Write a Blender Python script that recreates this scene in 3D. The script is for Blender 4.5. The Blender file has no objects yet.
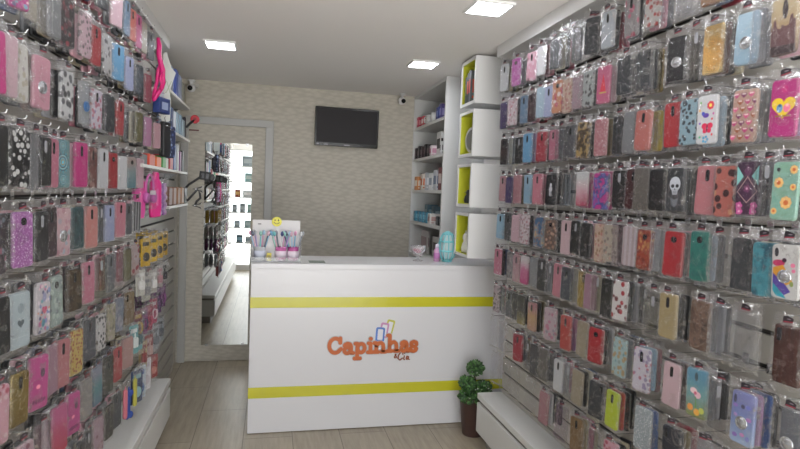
import bpy, bmesh, math, random
from mathutils import Vector, Matrix
random.seed(11)
S = bpy.context.scene
COL = S.collection
PI = math.pi
R_ = math.radians
S.view_settings.view_transform = 'Standard'
S.view_settings.look = 'None'
S.view_settings.exposure = -0.1; S.view_settings.gamma = 1.08
try:
    S.cycles.transparent_max_bounces = 40
except Exception:
    pass

# ------------------------------------------------------------------ camera
F, YAW, PITCH, ROLL, EYE = 565.0, R_(12.87), R_(3.05), R_(2.25), Vector((0, 0, 1.5))
fw = Vector((math.sin(YAW)*math.cos(PITCH), math.cos(YAW)*math.cos(PITCH), -math.sin(PITCH)))
rt = Vector((math.cos(YAW), -math.sin(YAW), 0)); up = rt.cross(fw)
RT = rt*math.cos(ROLL) + up*math.sin(ROLL); UP = up*math.cos(ROLL) - rt*math.sin(ROLL)
cd = bpy.data.cameras.new('camera'); cam = bpy.data.objects.new('camera', cd); COL.objects.link(cam)
M = Matrix((RT, UP, -fw)).transposed().to_4x4(); M.translation = EYE
cam.matrix_world = M
cd.sensor_width = 36; cd.lens = F*36/800; cd.clip_start = .02
S.camera = cam

def at(px, py, ax, v):                      # survey helper: where the sight line meets a plane of the room
    d = fw + RT*((px-400)/F) - UP*((py-224.5)/F)
    t = (v-EYE[ax])/d[ax]
    return EYE + d*t
def pxof(p):
    q = Vector(p)-EYE; z = q.dot(fw)
    return 400+F*q.dot(RT)/z
def y_on(px, X, z):                         # survey helper: distance down the shop of a spot on a side wall
    lo, hi = .6, 5.2
    for _ in range(40):
        m = (lo+hi)/2
        if (pxof((X, m, z)) > px) == (X > 0): lo = m
        else: hi = m
    return (lo+hi)/2

# ------------------------------------------------------------------ materials
MATS = {}
def lin(h):
    h = h.lstrip('#'); o = []
    for i in (0, 2, 4):
        c = int(h[i:i+2], 16)/255
        o.append(c/12.92 if c <= .04045 else ((c+.055)/1.055)**2.4)
    return (*o, 1)
def newmat(name):
    m = bpy.data.materials.new(name); m.use_nodes = True
    nt = m.node_tree; b = nt.nodes['Principled BSDF']
    return m, nt, b
def solid(c, rough=.5, metal=0, spec=.5, name=None):
    k = ('s', c, rough, metal, spec)
    if k not in MATS:
        m, nt, b = newmat(name or 'paint_'+c.strip('#'))
        b.inputs['Base Color'].default_value = lin(c); b.inputs['Roughness'].default_value = rough
        b.inputs['Metallic'].default_value = metal; b.inputs['Specular IOR Level'].default_value = spec
        MATS[k] = m
    return MATS[k]
def N(nt, t, **kw):
    n = nt.nodes.new(t)
    for k, v in kw.items():
        if hasattr(n, k) and k not in ('Scale',): setattr(n, k, v)
    return n
def ramp(nt, fac, stops, interp='LINEAR'):
    r = nt.nodes.new('ShaderNodeValToRGB'); r.color_ramp.interpolation = interp
    e = r.color_ramp.elements
    while len(e) < len(stops): e.new(.5)
    for i, (p, c) in enumerate(stops): e[i].position = p; e[i].color = lin(c)
    nt.links.new(fac, r.inputs[0]); return r.outputs[0]
def objcoord(nt, scale=(1, 1, 1)):
    t = nt.nodes.new('ShaderNodeTexCoord'); mp = nt.nodes.new('ShaderNodeMapping')
    mp.inputs['Scale'].default_value = scale
    oi = nt.nodes.new('ShaderNodeObjectInfo'); mu = nt.nodes.new('ShaderNodeVectorMath'); mu.operation = 'ADD'
    ml = nt.nodes.new('ShaderNodeMath'); ml.operation = 'MULTIPLY'; ml.inputs[1].default_value = 13.7
    nt.links.new(oi.outputs['Random'], ml.inputs[0])
    nt.links.new(t.outputs['Object'], mp.inputs[0]); nt.links.new(mp.outputs[0], mu.inputs[0]); nt.links.new(ml.outputs[0], mu.inputs[1])
    return mu.outputs[0]
def noise(nt, vec, scale, detail=2, rough=.5):
    n = nt.nodes.new('ShaderNodeTexNoise'); n.inputs['Scale'].default_value = scale; n.inputs['Detail'].default_value = detail
    n.inputs['Roughness'].default_value = rough
    if vec: nt.links.new(vec, n.inputs['Vector'])
    return n
def voro(nt, vec, scale, feature='F1'):
    n = nt.nodes.new('ShaderNodeTexVoronoi'); n.feature = feature; n.inputs['Scale'].default_value = scale
    nt.links.new(vec, n.inputs['Vector']); return n
def mixc(nt, fac, a, b):
    m = nt.nodes.new('ShaderNodeMix'); m.data_type = 'RGBA'
    if isinstance(fac, float): m.inputs[0].default_value = fac
    else: nt.links.new(fac, m.inputs[0])
    for s, v in ((6, a), (7, b)):
        if isinstance(v, str): m.inputs[s].default_value = lin(v)
        else: nt.links.new(v, m.inputs[s])
    return m.outputs[2]

def clearmat(tint='#e8e8ea', body=.25, rough=.15, name='clear_plastic'):
    k = ('c', tint, body, rough)
    if k in MATS: return MATS[k]
    m, nt, b = newmat(name)
    b.inputs['Base Color'].default_value = lin(tint); b.inputs['Roughness'].default_value = rough
    tr = nt.nodes.new('ShaderNodeBsdfTransparent'); tr.inputs[0].default_value = (.95, .95, .96, 1)
    lw = nt.nodes.new('ShaderNodeLayerWeight'); lw.inputs[0].default_value = .12
    mr = nt.nodes.new('ShaderNodeMapRange'); mr.inputs[3].default_value = body; mr.inputs[4].default_value = min(1, body+.6)
    nt.links.new(lw.outputs['Fresnel'], mr.inputs[0])
    mx = nt.nodes.new('ShaderNodeMixShader')
    nt.links.new(mr.outputs[0], mx.inputs[0]); nt.links.new(tr.outputs[0], mx.inputs[1]); nt.links.new(b.outputs[0], mx.inputs[2])
    nt.links.new(mx.outputs[0], nt.nodes['Material Output'].inputs[0])
    MATS[k] = m; return m

def bagmat(name='cellophane', haze=.012, g0=.006, g1=.42):
    m, nt, b = newmat(name)
    tr = nt.nodes.new('ShaderNodeBsdfTransparent'); tr.inputs[0].default_value = (.97, .97, .98, 1)
    gl = nt.nodes.new('ShaderNodeBsdfGlossy'); gl.inputs['Roughness'].default_value = .16
    df = nt.nodes.new('ShaderNodeBsdfDiffuse'); df.inputs[0].default_value = (.8, .8, .82, 1)
    v = objcoord(nt)
    n1 = noise(nt, v, 45, 4, .6)
    bp = nt.nodes.new('ShaderNodeBump'); bp.inputs['Strength'].default_value = .55; bp.inputs['Distance'].default_value = .012
    nt.links.new(n1.outputs[0], bp.inputs['Height']); nt.links.new(bp.outputs[0], gl.inputs['Normal'])
    n2 = noise(nt, v, 26, 3, .6); n2.inputs['Distortion'].default_value = 1.6
    rg = ramp(nt, n2.outputs[0], [(.0, '#141414'), (.50, '#1e1e1e'), (.57, '#6a6a6a'), (.62, '#d8d8d8'), (.67, '#3a3a3a')])
    mr = nt.nodes.new('ShaderNodeMapRange'); mr.inputs[3].default_value = g0; mr.inputs[4].default_value = g1
    nt.links.new(rg, mr.inputs[0])
    m1 = nt.nodes.new('ShaderNodeMixShader'); m1.inputs[0].default_value = haze
    nt.links.new(tr.outputs[0], m1.inputs[1]); nt.links.new(df.outputs[0], m1.inputs[2])
    m2 = nt.nodes.new('ShaderNodeMixShader'); nt.links.new(mr.outputs[0], m2.inputs[0])
    nt.links.new(m1.outputs[0], m2.inputs[1]); nt.links.new(gl.outputs[0], m2.inputs[2])
    nt.links.new(m2.outputs[0], nt.nodes['Material Output'].inputs[0])
    return m
BAG = bagmat(); BAGE = bagmat('cellophane_fold', .05, .06, .98)

def casemat(pat, *c):
    k = ('p', pat) + c
    if k in MATS: return MATS[k]
    if pat == 'solid': return solid(c[0], .38)
    if pat == 'clear':
        return clearmat(c[0], .06, .2)
    m, nt, b = newmat('case_'+pat)
    b.inputs['Roughness'].default_value = .35
    v = objcoord(nt)
    if pat == 'glitter':
        n = voro(nt, v, 420); col = ramp(nt, n.outputs['Color'], [(.2, c[0]), (.75, c[1] if len(c) > 1 else c[0]), (.97, '#f4f0f2')])
        b.inputs['Roughness'].default_value = .28
    elif pat == 'floral':
        n = voro(nt, v, c[3] if len(c) > 3 else 62); n2 = noise(nt, v, 30, 2)
        inner = mixc(nt, ramp(nt, n.outputs['Color'], [(.45, '#000000'), (.55, '#ffffff')]), c[1], c[2])
        col = mixc(nt, ramp(nt, n.outputs['Distance'], [(.36, '#ffffff'), (.46, '#000000')]), c[0], inner)
    elif pat == 'spots':
        n = voro(nt, v, c[2] if len(c) > 2 else 75)
        col = mixc(nt, ramp(nt, n.outputs['Distance'], [(.38, '#ffffff'), (.44, '#000000')]), c[0], c[1])
    elif pat == 'leopard':
        n = voro(nt, v, 110, 'DISTANCE_TO_EDGE'); n2 = noise(nt, v, 60, 3)
        col = mixc(nt, ramp(nt, n2.outputs[0], [(.45, '#000000'), (.52, '#ffffff')]), c[0], c[1])
    elif pat == 'stripe':
        w = nt.nodes.new('ShaderNodeTexWave'); w.inputs['Scale'].default_value = 14; w.bands_direction = 'X'
        nt.links.new(v, w.inputs['Vector']); col = ramp(nt, w.outputs[0], [(.35, c[0]), (.6, c[1])])
    elif pat == 'gradient':
        t = nt.nodes.new('ShaderNodeTexCoord'); sp = nt.nodes.new('ShaderNodeSeparateXYZ'); nt.links.new(t.outputs['Generated'], sp.inputs[0])
        n = noise(nt, v, 40, 3); ad = nt.nodes.new('ShaderNodeMath'); ad.operation = 'MULTIPLY_ADD'; ad.inputs[1].default_value = .35
        nt.links.new(n.outputs[0], ad.inputs[0]); nt.links.new(sp.outputs[2], ad.inputs[2])
        st = [(.2+.95*i/max(1, len(c)-1), x) for i, x in enumerate(c)]
        col = ramp(nt, ad.outputs[0], [(min(1, p), x) for p, x in st])
    elif pat == 'splash':
        n = noise(nt, v, 28, 3)
        k2 = len(c)-1
        stops = [(0, c[0]), (.47, c[0])] + [(.49+.22*i/k2, x) for i, x in enumerate(c[1:])]
        col = ramp(nt, n.outputs[0], stops)
    elif pat == 'marble':
        n = noise(nt, v, 22, 5, .7); col = ramp(nt, n.outputs[0], [(.35, c[0]), (.5, c[1]), (.65, c[-1])])
    elif pat == 'wood':
        w = noise(nt, None, 20, 4); mp = objcoord(nt, (14, 14, 1.2)); nt.links.new(mp, w.inputs['Vector']); w.inputs['Scale'].default_value = 9
        col = ramp(nt, w.outputs[0], [(.3, c[0]), (.7, c[1])])
    elif pat == 'foil':
        b.inputs['Metallic'].default_value = .75; b.inputs['Roughness'].default_value = .22
        n = noise(nt, v, 14, 2); col = ramp(nt, n.outputs[0], [(.35, c[0]), (.65, c[1])])
    nt.links.new(col, b.inputs['Base Color'])
    MATS[k] = m; return m

WHITE = solid('#dcdcdc', .35, name='white_laminate')
METAL = solid('#c9cacc', .25, .9, name='chrome_wire')
BLACK = solid('#17171a', .4)
def wallpaper():
    m, nt, b = newmat('embossed_wallpaper')
    t = nt.nodes.new('ShaderNodeTexCoord'); sp = nt.nodes.new('ShaderNodeSeparateXYZ'); nt.links.new(t.outputs['Object'], sp.inputs[0])
    cb_ = nt.nodes.new('ShaderNodeCombineXYZ'); nt.links.new(sp.outputs[0], cb_.inputs[0]); nt.links.new(sp.outputs[2], cb_.inputs[1])
    mp = nt.nodes.new('ShaderNodeMapping'); nt.links.new(cb_.outputs[0], mp.inputs[0])
    mp.inputs['Rotation'].default_value = (0, 0, R_(24)); mp.inputs['Scale'].default_value = (13, 36, 1)
    v1 = nt.nodes.new('ShaderNodeTexVoronoi'); v1.voronoi_dimensions = '2D'; v1.distance = 'MANHATTAN'; v1.inputs['Scale'].default_value = 1; v1.inputs['Randomness'].default_value = .7
    nt.links.new(mp.outputs[0], v1.inputs['Vector'])
    n = noise(nt, mp.outputs[0], .5, 3)
    a = nt.nodes.new('ShaderNodeMath'); a.operation = 'MULTIPLY_ADD'; a.inputs[1].default_value = .5
    nt.links.new(n.outputs[0], a.inputs[0]); nt.links.new(v1.outputs['Distance'], a.inputs[2])
    col = ramp(nt, a.outputs[0], [(.2, '#c2bcb0'), (.65, '#bbb5a8'), (1, '#b2ac9f')])
    nt.links.new(col, b.inputs['Base Color'])
    bp = nt.nodes.new('ShaderNodeBump'); bp.inputs['Strength'].default_value = .3; bp.inputs['Distance'].default_value = .008; bp.invert = True
    nt.links.new(v1.outputs['Distance'], bp.inputs['Height']); nt.links.new(bp.outputs[0], b.inputs['Normal'])
    b.inputs['Roughness'].default_value = .7
    return m
def floormat():
    m, nt, b = newmat('wood_look_tile')
    t = nt.nodes.new('ShaderNodeTexCoord'); mp = nt.nodes.new('ShaderNodeMapping'); nt.links.new(t.outputs['Object'], mp.inputs[0])
    mp.inputs['Rotation'].default_value = (0, 0, R_(90)); mp.inputs['Location'].default_value = (.1, .13, 0)
    br = nt.nodes.new('ShaderNodeTexBrick'); nt.links.new(mp.outputs[0], br.inputs['Vector'])
    br.inputs['Scale'].default_value = 1; br.inputs['Brick Width'].default_value = .95; br.inputs['Row Height'].default_value = .29
    br.inputs['Mortar Size'].default_value = .0022; br.inputs['Mortar Smooth'].default_value = .2
    br.inputs['Color1'].default_value = (.2, .2, .2, 1); br.inputs['Color2'].default_value = (.8, .8, .8, 1); br.inputs['Mortar'].default_value = (.5, .5, .5, 1)
    mp2 = nt.nodes.new('ShaderNodeMapping'); nt.links.new(t.outputs['Object'], mp2.inputs[0]); mp2.inputs['Scale'].default_value = (16, 1.5, 1)
    n = noise(nt, mp2.outputs[0], 2.2, 6, .6); n2 = noise(nt, t.outputs['Object'], 2.5, 2)
    a = nt.nodes.new('ShaderNodeMath'); a.operation = 'MULTIPLY_ADD'; a.inputs[1].default_value = .35
    sp = nt.nodes.new('ShaderNodeSeparateColor'); nt.links.new(br.outputs[0], sp.inputs[0])
    nt.links.new(sp.outputs[0], a.inputs[0]); nt.links.new(n.outputs[0], a.inputs[2])
    col = ramp(nt, a.outputs[0], [(.35, '#857a6a'), (.6, '#9d9280'), (.95, '#b2a794')])
    mor = mixc(nt, br.outputs['Fac'], col, '#5d554b')
    nt.links.new(mor, b.inputs['Base Color']); b.inputs['Roughness'].default_value = .3
    bp = nt.nodes.new('ShaderNodeBump'); bp.inputs['Strength'].default_value = .3; bp.inputs['Distance'].default_value = .002; bp.invert = True
    nt.links.new(br.outputs['Fac'], bp.inputs['Height']); nt.links.new(bp.outputs[0], b.inputs['Normal'])
    return m
def plaster(c):
    m, nt, b = newmat('painted_plaster'); n = noise(nt, None, 3, 3)
    nt.links.new(ramp(nt, n.outputs[0], [(.3, c), (.7, c)]), b.inputs['Base Color']); b.inputs['Roughness'].default_value = .85
    n2 = noise(nt, None, 120, 2); bp = nt.nodes.new('ShaderNodeBump'); bp.inputs['Strength'].default_value = .05
    nt.links.new(n2.outputs[0], bp.inputs['Height']); nt.links.new(bp.outputs[0], b.inputs['Normal'])
    return m
def emit(c, s, name):
    m, nt, b = newmat(name); b.inputs['Base Color'].default_value = lin(c)
    b.inputs['Emission Color'].default_value = lin(c); b.inputs['Emission Strength'].default_value = s
    return m

# ------------------------------------------------------------------ mesh helpers
def box(bm, x0, x1, y0, y1, z0, z1, mi=0):
    vs = [bm.verts.new((x, y, z)) for x in (x0, x1) for y in (y0, y1) for z in (z0, z1)]
    for q in ((0, 1, 3, 2), (4, 6, 7, 5), (0, 4, 5, 1), (2, 3, 7, 6), (0, 2, 6, 4), (1, 5, 7, 3)):
        f = bm.faces.new([vs[i] for i in q]); f.material_index = mi
def bevel(bm, w, seg=2):
    bmesh.ops.remove_doubles(bm, verts=bm.verts, dist=1e-6)
    bmesh.ops.bevel(bm, geom=list(bm.edges), offset=w, segments=seg, affect='EDGES', profile=.6, clamp_overlap=True)
def tube(bm, pts, r, n=8, cap=True, mi=0):
    pts = [Vector(p) for p in pts]; rings = []
    rr = r if isinstance(r, (list, tuple)) else [r]*len(pts)
    prev = None
    for i, p in enumerate(pts):
        d = (pts[min(i+1, len(pts)-1)]-pts[max(i-1, 0)]).normalized()
        if prev is None:
            a = Vector((0, 0, 1)) if abs(d.z) < .9 else Vector((1, 0, 0)); s = d.cross(a).normalized()
        else:
            s = (prev-d*prev.dot(d)).normalized()
        prev = s; t = d.cross(s)
        rings.append([bm.verts.new(p+(s*math.cos(2*PI*k/n)+t*math.sin(2*PI*k/n))*rr[i]) for k in range(n)])
    for a, b in zip(rings, rings[1:]):
        for k in range(n):
            f = bm.faces.new((a[k], a[(k+1) % n], b[(k+1) % n], b[k])); f.smooth = True; f.material_index = mi
    if cap:
        for q in (rings[0][::-1], rings[-1]):
            f = bm.faces.new(q); f.material_index = mi
def lathe(bm, prof, n=20, c=(0, 0, 0), mi=0):
    c = Vector(c); rings = []
    for r, z in prof:
        rings.append([bm.verts.new(c+Vector((max(r, 1e-4)*math.cos(2*PI*k/n), max(r, 1e-4)*math.sin(2*PI*k/n), z))) for k in range(n)])
    for a, b in zip(rings, rings[1:]):
        for k in range(n):
            f = bm.faces.new((a[k], a[(k+1) % n], b[(k+1) % n], b[k])); f.smooth = True; f.material_index = mi
    for q in (rings[0][::-1], rings[-1]):
        f = bm.faces.new(q); f.material_index = mi
def rrect(w, h, r, n=4):
    o = []
    for sx, sz, a0 in ((1, 1, 0), (-1, 1, 90), (-1, -1, 180), (1, -1, 270)):
        for k in range(n+1):
            a = R_(a0+90*k/n); o.append((sx*(w/2-r)+r*math.cos(a), sz*(h/2-r)+r*math.sin(a)))
    return o
def prism_xz(bm, poly, y0, y1, mi=0, bev=0):
    """Extruded outline in the x-z plane; front is at y0 (towards -y)."""
    cx = sum(p[0] for p in poly)/len(poly); cz = sum(p[1] for p in poly)/len(poly)
    def ring(y, s): return [bm.verts.new((p[0]-(p[0]-cx)*s[0], y, p[1]-(p[1]-cz)*s[1])) for p in poly]
    w = max(p[0] for p in poly)-min(p[0] for p in poly); h = max(p[1] for p in poly)-min(p[1] for p in poly)
    rings = [ring(y1, (0, 0))]
    if bev: rings += [ring(y0+bev, (0, 0)), ring(y0+.3*bev, (bev*.6/w, bev*.6/h)), ring(y0, (2*bev/w, 2*bev/h))]
    else: rings += [ring(y0, (0, 0))]
    n = len(poly)
    for a, b in zip(rings, rings[1:]):
        for k in range(n):
            f = bm.faces.new((a[k], b[k], b[(k+1) % n], a[(k+1) % n])); f.material_index = mi; f.smooth = bool(bev)
    f = bm.faces.new(rings[0]); f.material_index = mi
    f = bm.faces.new(rings[-1][::-1]); f.material_index = mi
def mesh(bm, name):
    bmesh.ops.recalc_face_normals(bm, faces=bm.faces)
    me = bpy.data.meshes.new(name); bm.to_mesh(me); bm.free(); return me
def obj(name, bm, m, parent=None, loc=(0, 0, 0), rot=(0, 0, 0)):
    me = bm if isinstance(bm, bpy.types.Mesh) else mesh(bm, name)
    o = bpy.data.objects.new(name, me); COL.objects.link(o)
    ms = m if isinstance(m, (list, tuple)) else [m]
    if not me.materials:
        for x in ms: me.materials.append(x)
    else:
        for i, x in enumerate(ms):
            o.material_slots[i].link = 'OBJECT'; o.material_slots[i].material = x
    if parent: o.parent = parent
    o.location = loc; o.rotation_euler = rot
    return o
LABELS = {}
def tag(o, label, cat, group=None, kind=None):
    n = len(label.split())
    if label in LABELS: print('DUPLICATE LABEL', label)
    if n < 4 or n > 16: print('LABEL LENGTH', n, label)
    LABELS[label] = o
    o['label'] = label; o['category'] = cat
    if group: o['group'] = group
    if kind: o['kind'] = kind
    return o
def thing(name, label, cat, loc=(0, 0, 0), rz=0, group=None):
    o = bpy.data.objects.new(name, None); COL.objects.link(o); o.empty_display_size = .05
    o.location = loc; o.rotation_euler = (0, 0, rz)
    return tag(o, label, cat, group)
def bxo(name, m, parent, x0, x1, y0, y1, z0, z1, bv=0):
    bm = bmesh.new(); box(bm, x0, x1, y0, y1, z0, z1)
    if bv: bevel(bm, bv)
    return obj(name, bm, m, parent)
def struct(name, bm, m, label, cat):
    return tag(obj(name, bm, m), label, cat, kind='structure')

# ------------------------------------------------------------------ room shell
XL, XR, XRB, YB, YF, H = -.75, 1.40, 1.56, 5.04, -1.6, 2.39
WP, FL, CEIL = wallpaper(), floormat(), plaster('#e9e6e3')
SLAT = solid('#a39f97', .45, name='slatwall_laminate'); GROOVE = solid('#302d2a', .7)
bm = bmesh.new(); box(bm, -.97, 1.72, YF-.1, YB+.1, -.1, 0); struct('floor', bm, FL, 'beige grey wood look plank tile floor', 'floor')
bm = bmesh.new(); box(bm, -.95, 1.7, YF, YB+.1, H, H+.1); struct('ceiling', bm, CEIL, 'matt off-white plaster ceiling with square lights', 'ceiling')
bm = bmesh.new(); box(bm, -.95, 1.7, YB, YB+.1, 0, H); struct('wall_back', bm, WP, 'back wall papered in beige wave embossed wallpaper', 'wall')
bm = bmesh.new(); box(bm, XL-.2, XL-.02, YF, YB, 0, H); struct('wall_left', bm, plaster('#c6c1b8'), 'left side wall behind the slat panels', 'wall')
bm = bmesh.new(); box(bm, XRB, XRB+.14, YF, YB, 0, H); struct('wall_right', bm, plaster('#c9c7c4'), 'right side wall behind slat panels and bookcase', 'wall')
def slatwall(name, x_face, x_back, y0, y1, label):
    bm = bmesh.new(); s = 1 if x_face > x_back else -1
    a, b = sorted((x_face-s*.012, x_back)); box(bm, a, b, y0, y1, .0, H, 1)
    z = .045
    a, b = sorted((x_face, x_face-s*.013))
    zb = 0
    while z < H-.02:
        box(bm, a, b, y0, y1, zb, z-.008, 0); zb = z+.008; z += .1
    box(bm, a, b, y0, y1, zb, H, 0)
    return struct(name, bm, [SLAT, GROOVE], label, 'wall panel')
slatwall('wall_slat_left', XL, XL-.02, YF+.5, 4.82, 'grooved off-white slat panel covering the left wall')
slatwall('wall_slat_right', XR, XRB, YF+.5, 3.165, 'grooved off-white slat panel carrying the right wall display')
GREYT = solid('#a9a7a3', .45)
bm = bmesh.new(); box(bm, 1.266, XR, YF+.5, 3.162, 2.322, H); bevel(bm, .003); struct('trim_1', bm, WHITE, 'white fascia box along the ceiling above right display', 'ceiling trim')
bm = bmesh.new(); box(bm, XL, -.628, YF+.5, 3.71, 2.322, H); bevel(bm, .003); struct('trim_2', bm, WHITE, 'white fascia box along the ceiling above left display', 'ceiling trim')
# door opening on the back wall: grey frame and papered door leaf
FR = solid('#a7a6a3', .4)
bm = bmesh.new(); box(bm, -.72, .0, YB-.035, YB, 2.025, 2.085); box(bm, -.065, .0, YB-.035, YB, 0, 2.025); box(bm, -.75, -.69, YB-.035, YB, 0, 2.025); bevel(bm, .004)
struct('trim_3', bm, FR, 'grey painted door frame on the back wall', 'door frame')
bm = bmesh.new(); box(bm, -.69, -.065, YB-.012, YB, .01, 2.025); struct('door_1', bm, WP, 'back door leaf covered in the same beige wallpaper', 'door')
bm = bmesh.new(); box(bm, -7, 8, YF-12, YF-.1, -.12, -.02); struct('pavement', bm, plaster('#dcdad4'), 'pale pavement outside the shop front', 'pavement')
# shop front behind the viewer: piers, lintel, pavement
bm = bmesh.new(); box(bm, -.97, 1.7, YF-.1, YF, 2.25, 2.6); struct('wall_front', bm, plaster('#cfcfcf'), 'lintel over the open shop front', 'wall')

# ------------------------------------------------------------------ lights
PANEL = emit('#f6f9ff', 38.0, 'led_diffuser')
def light_panel(x, y, label):
    t = thing('ceiling_light', label, 'ceiling light', (x, y, H), 0, 'square flush ceiling lights')
    bm = bmesh.new(); w = .095
    for a in ((-w, w, -w, -w+.012), (-w, w, w-.012, w), (-w, -w+.012, -w+.012, w-.012), (w-.012, w, -w+.012, w-.012)):
        box(bm, *a, -.012, 0)
    obj('frame', bm, solid('#e6e6e6', .4), t)
    bxo('diffuser', PANEL, t, -w+.0125, w-.0125, -w+.0125, w-.0125, -.009, -.001)
light_panel(-.335, 3.74, 'lit square flush ceiling light nearest the left display')
light_panel(.975, 3.755, 'lit square flush ceiling light nearest the tall bookcase')
light_panel(.965, 2.54, 'lit square flush ceiling light at the top edge, nearest the right display')
for i, (x, y) in enumerate(((-.335, 2.54), (-.335, 1.3), (.965, 1.3), (-.335, .1), (.965, .1))):
    light_panel(x, y, ['lit ceiling light above the left display aisle', 'lit ceiling light left over the middle aisle', 'lit ceiling light right over the middle aisle',
                       'lit ceiling light left near shop entrance', 'lit ceiling light right near shop entrance'][i])
w = bpy.data.worlds.new('daylight'); S.world = w; w.use_nodes = True
bg = w.node_tree.nodes['Background']; bg.inputs[0].default_value = (.93, .97, 1, 1); bg.inputs[1].default_value = 5.0

sd = bpy.data.lights.new('bounce_sun', 'SUN'); sd.energy = 20; sd.angle = R_(2); so = bpy.data.objects.new('bounce_sun', sd); COL.objects.link(so)  # added sun, aimed at the pavement so its bounce brightens the ceiling
so.location = (0, 2, 6); so.rotation_euler = Vector((.15, -.55, -1)).to_track_quat('-Z', 'Y').to_euler()

ad = bpy.data.lights.new('ceiling_fill', 'AREA'); ad.shape = 'RECTANGLE'; ad.size = 2.2; ad.size_y = 1.0; ad.energy = 85; ad.spread = R_(100); ad.color = (1, .97, .93)  # added area lamp, stands in for street light bounced onto the ceiling
ao = bpy.data.objects.new('ceiling_fill', ad); COL.objects.link(ao); ao.location = (.35, -2.3, .3); ao.rotation_euler = Vector((0, .62, .78)).to_track_quat('-Z', 'Y').to_euler()

# ------------------------------------------------------------------ benches
def bench(label, xf, xw, y0, y1):
    t = thing('display_bench', label, 'bench', ((xf+xw)/2, (y0+y1)/2, 0), 0, 'low benches under the displays')
    cx, cy = (xf+xw)/2, (y0+y1)/2
    s = 1 if xw > xf else -1
    def b(name, m, xa, xb, ya, yb, za, zb, bv=.003):
        xa, xb = sorted((xa, xb)); return bxo(name, m, t, xa-cx, xb-cx, ya-cy, yb-cy, za, zb, bv)
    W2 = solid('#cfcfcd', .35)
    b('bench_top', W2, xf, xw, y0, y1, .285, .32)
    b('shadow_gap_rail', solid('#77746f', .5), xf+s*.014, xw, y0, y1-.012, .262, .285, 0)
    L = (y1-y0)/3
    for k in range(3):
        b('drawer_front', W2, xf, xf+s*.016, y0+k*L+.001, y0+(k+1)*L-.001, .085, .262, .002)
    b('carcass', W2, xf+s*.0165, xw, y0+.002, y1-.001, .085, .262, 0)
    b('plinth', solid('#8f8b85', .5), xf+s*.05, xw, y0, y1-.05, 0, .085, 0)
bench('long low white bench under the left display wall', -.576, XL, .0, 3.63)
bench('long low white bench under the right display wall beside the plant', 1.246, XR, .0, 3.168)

# ------------------------------------------------------------------ reception counter
CX0, CX1, CY0, CY1, CT = -.109, 1.556, 3.487, 3.93, 1.051
ct = thing('reception_counter', 'white reception counter with two lime stripes and orange shop sign', 'counter', ((CX0+CX1)/2, (CY0+CY1)/2, 0))
ox, oy = (CX0+CX1)/2, (CY0+CY1)/2
WC = solid('#dedde0', .3, name='white_counter_laminate'); LIME = solid('#cac52c', .18, name='lime_gloss_strip')
def cb(name, m, x0, x1, y0, y1, z0, z1, bv=.002, par=None): return bxo(name, m, par or ct, x0-ox, x1-ox, y0-oy, y1-oy, z0, z1, bv)
cb('front_panel', WC, CX0, CX1, CY0, CY0+.03, .005, CT-.03)
cb('side_panel', WC, CX0, CX0+.03, CY0+.031, CY1, .005, CT-.03)
cb('side_panel', WC, CX1-.03, CX1, CY0+.031, CY1, .005, CT-.03)
cb('back_shelf', WC, CX0+.031, CX1-.031, CY0+.05, CY1, .7, .72, 0)
cb('countertop', WC, CX0-.002, CX1, CY0-.004, CY1+.01, CT-.03, CT)
cb('stripe', LIME, CX0-.001, CX1, CY0-.003, CY0-.0002, .781, .846, 0)
cb('stripe', LIME, CX0-.001, CX1, CY0-.003, CY0-.0002, .223, .290, 0)
ORANGE = solid('#c8622a', .4); OUT = solid('#b9b4b3', .5); BROWN = solid('#8c4526', .45)
def arc(cx, cy, rx, ry, a0, a1, n=14): return [(cx+rx*math.cos(R_(a0+(a1-a0)*k/n)), cy+ry*math.sin(R_(a0+(a1-a0)*k/n))) for k in range(n+1)]
GL = {
 'C': [arc(.52, .5, .40, .42, 52, 308, 18), [(.84, .66), (.84, .93)], [(.77, .2), (.9, .3)]],
 'a': [arc(.40, .2, .26, .17, 0, 360, 16), [(.72, .06), (.72, .44), (.62, .56), (.42, .6), (.2, .54), (.16, .46)], [(.7, .05), (.93, .04)]],
 'p': [[(.26, -.3), (.26, .57)], [(.08, .57), (.26, .57)], [(.06, -.31), (.5, -.31)], arc(.56, .3, .28, .26, 0, 360, 16)],
 'i': [[(.5, .04), (.5, .57)], [(.2, .57), (.5, .57)], [(.12, .04), (.88, .04)], [(.46, .83), (.54, .83)]],
 'n': [[(.22, .04), (.22, .57)], [(.05, .57), (.22, .57)], [(.06, .04), (.4, .04)], [(.24, .42), (.4, .56), (.58, .58), (.72, .48), (.76, .3), (.76, .04)], [(.6, .04), (.95, .04)]],
 'h': [[(.22, .04), (.22, .98)], [(.05, .98), (.22, .98)], [(.06, .04), (.4, .04)], [(.24, .42), (.4, .56), (.58, .58), (.72, .48), (.76, .3), (.76, .04)], [(.6, .04), (.95, .04)]],
 's': [[(.8, .42), (.76, .55), (.5, .6), (.25, .54), (.2, .44), (.32, .35), (.65, .27), (.8, .17), (.72, .07), (.5, .02), (.24, .06), (.16, .2)]],
 '&': [[(.95, .0), (.3, .75), (.4, .98), (.62, .95), (.62, .75), (.12, .35), (.12, .1), (.4, .0), (.8, .35)]],
}
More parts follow.
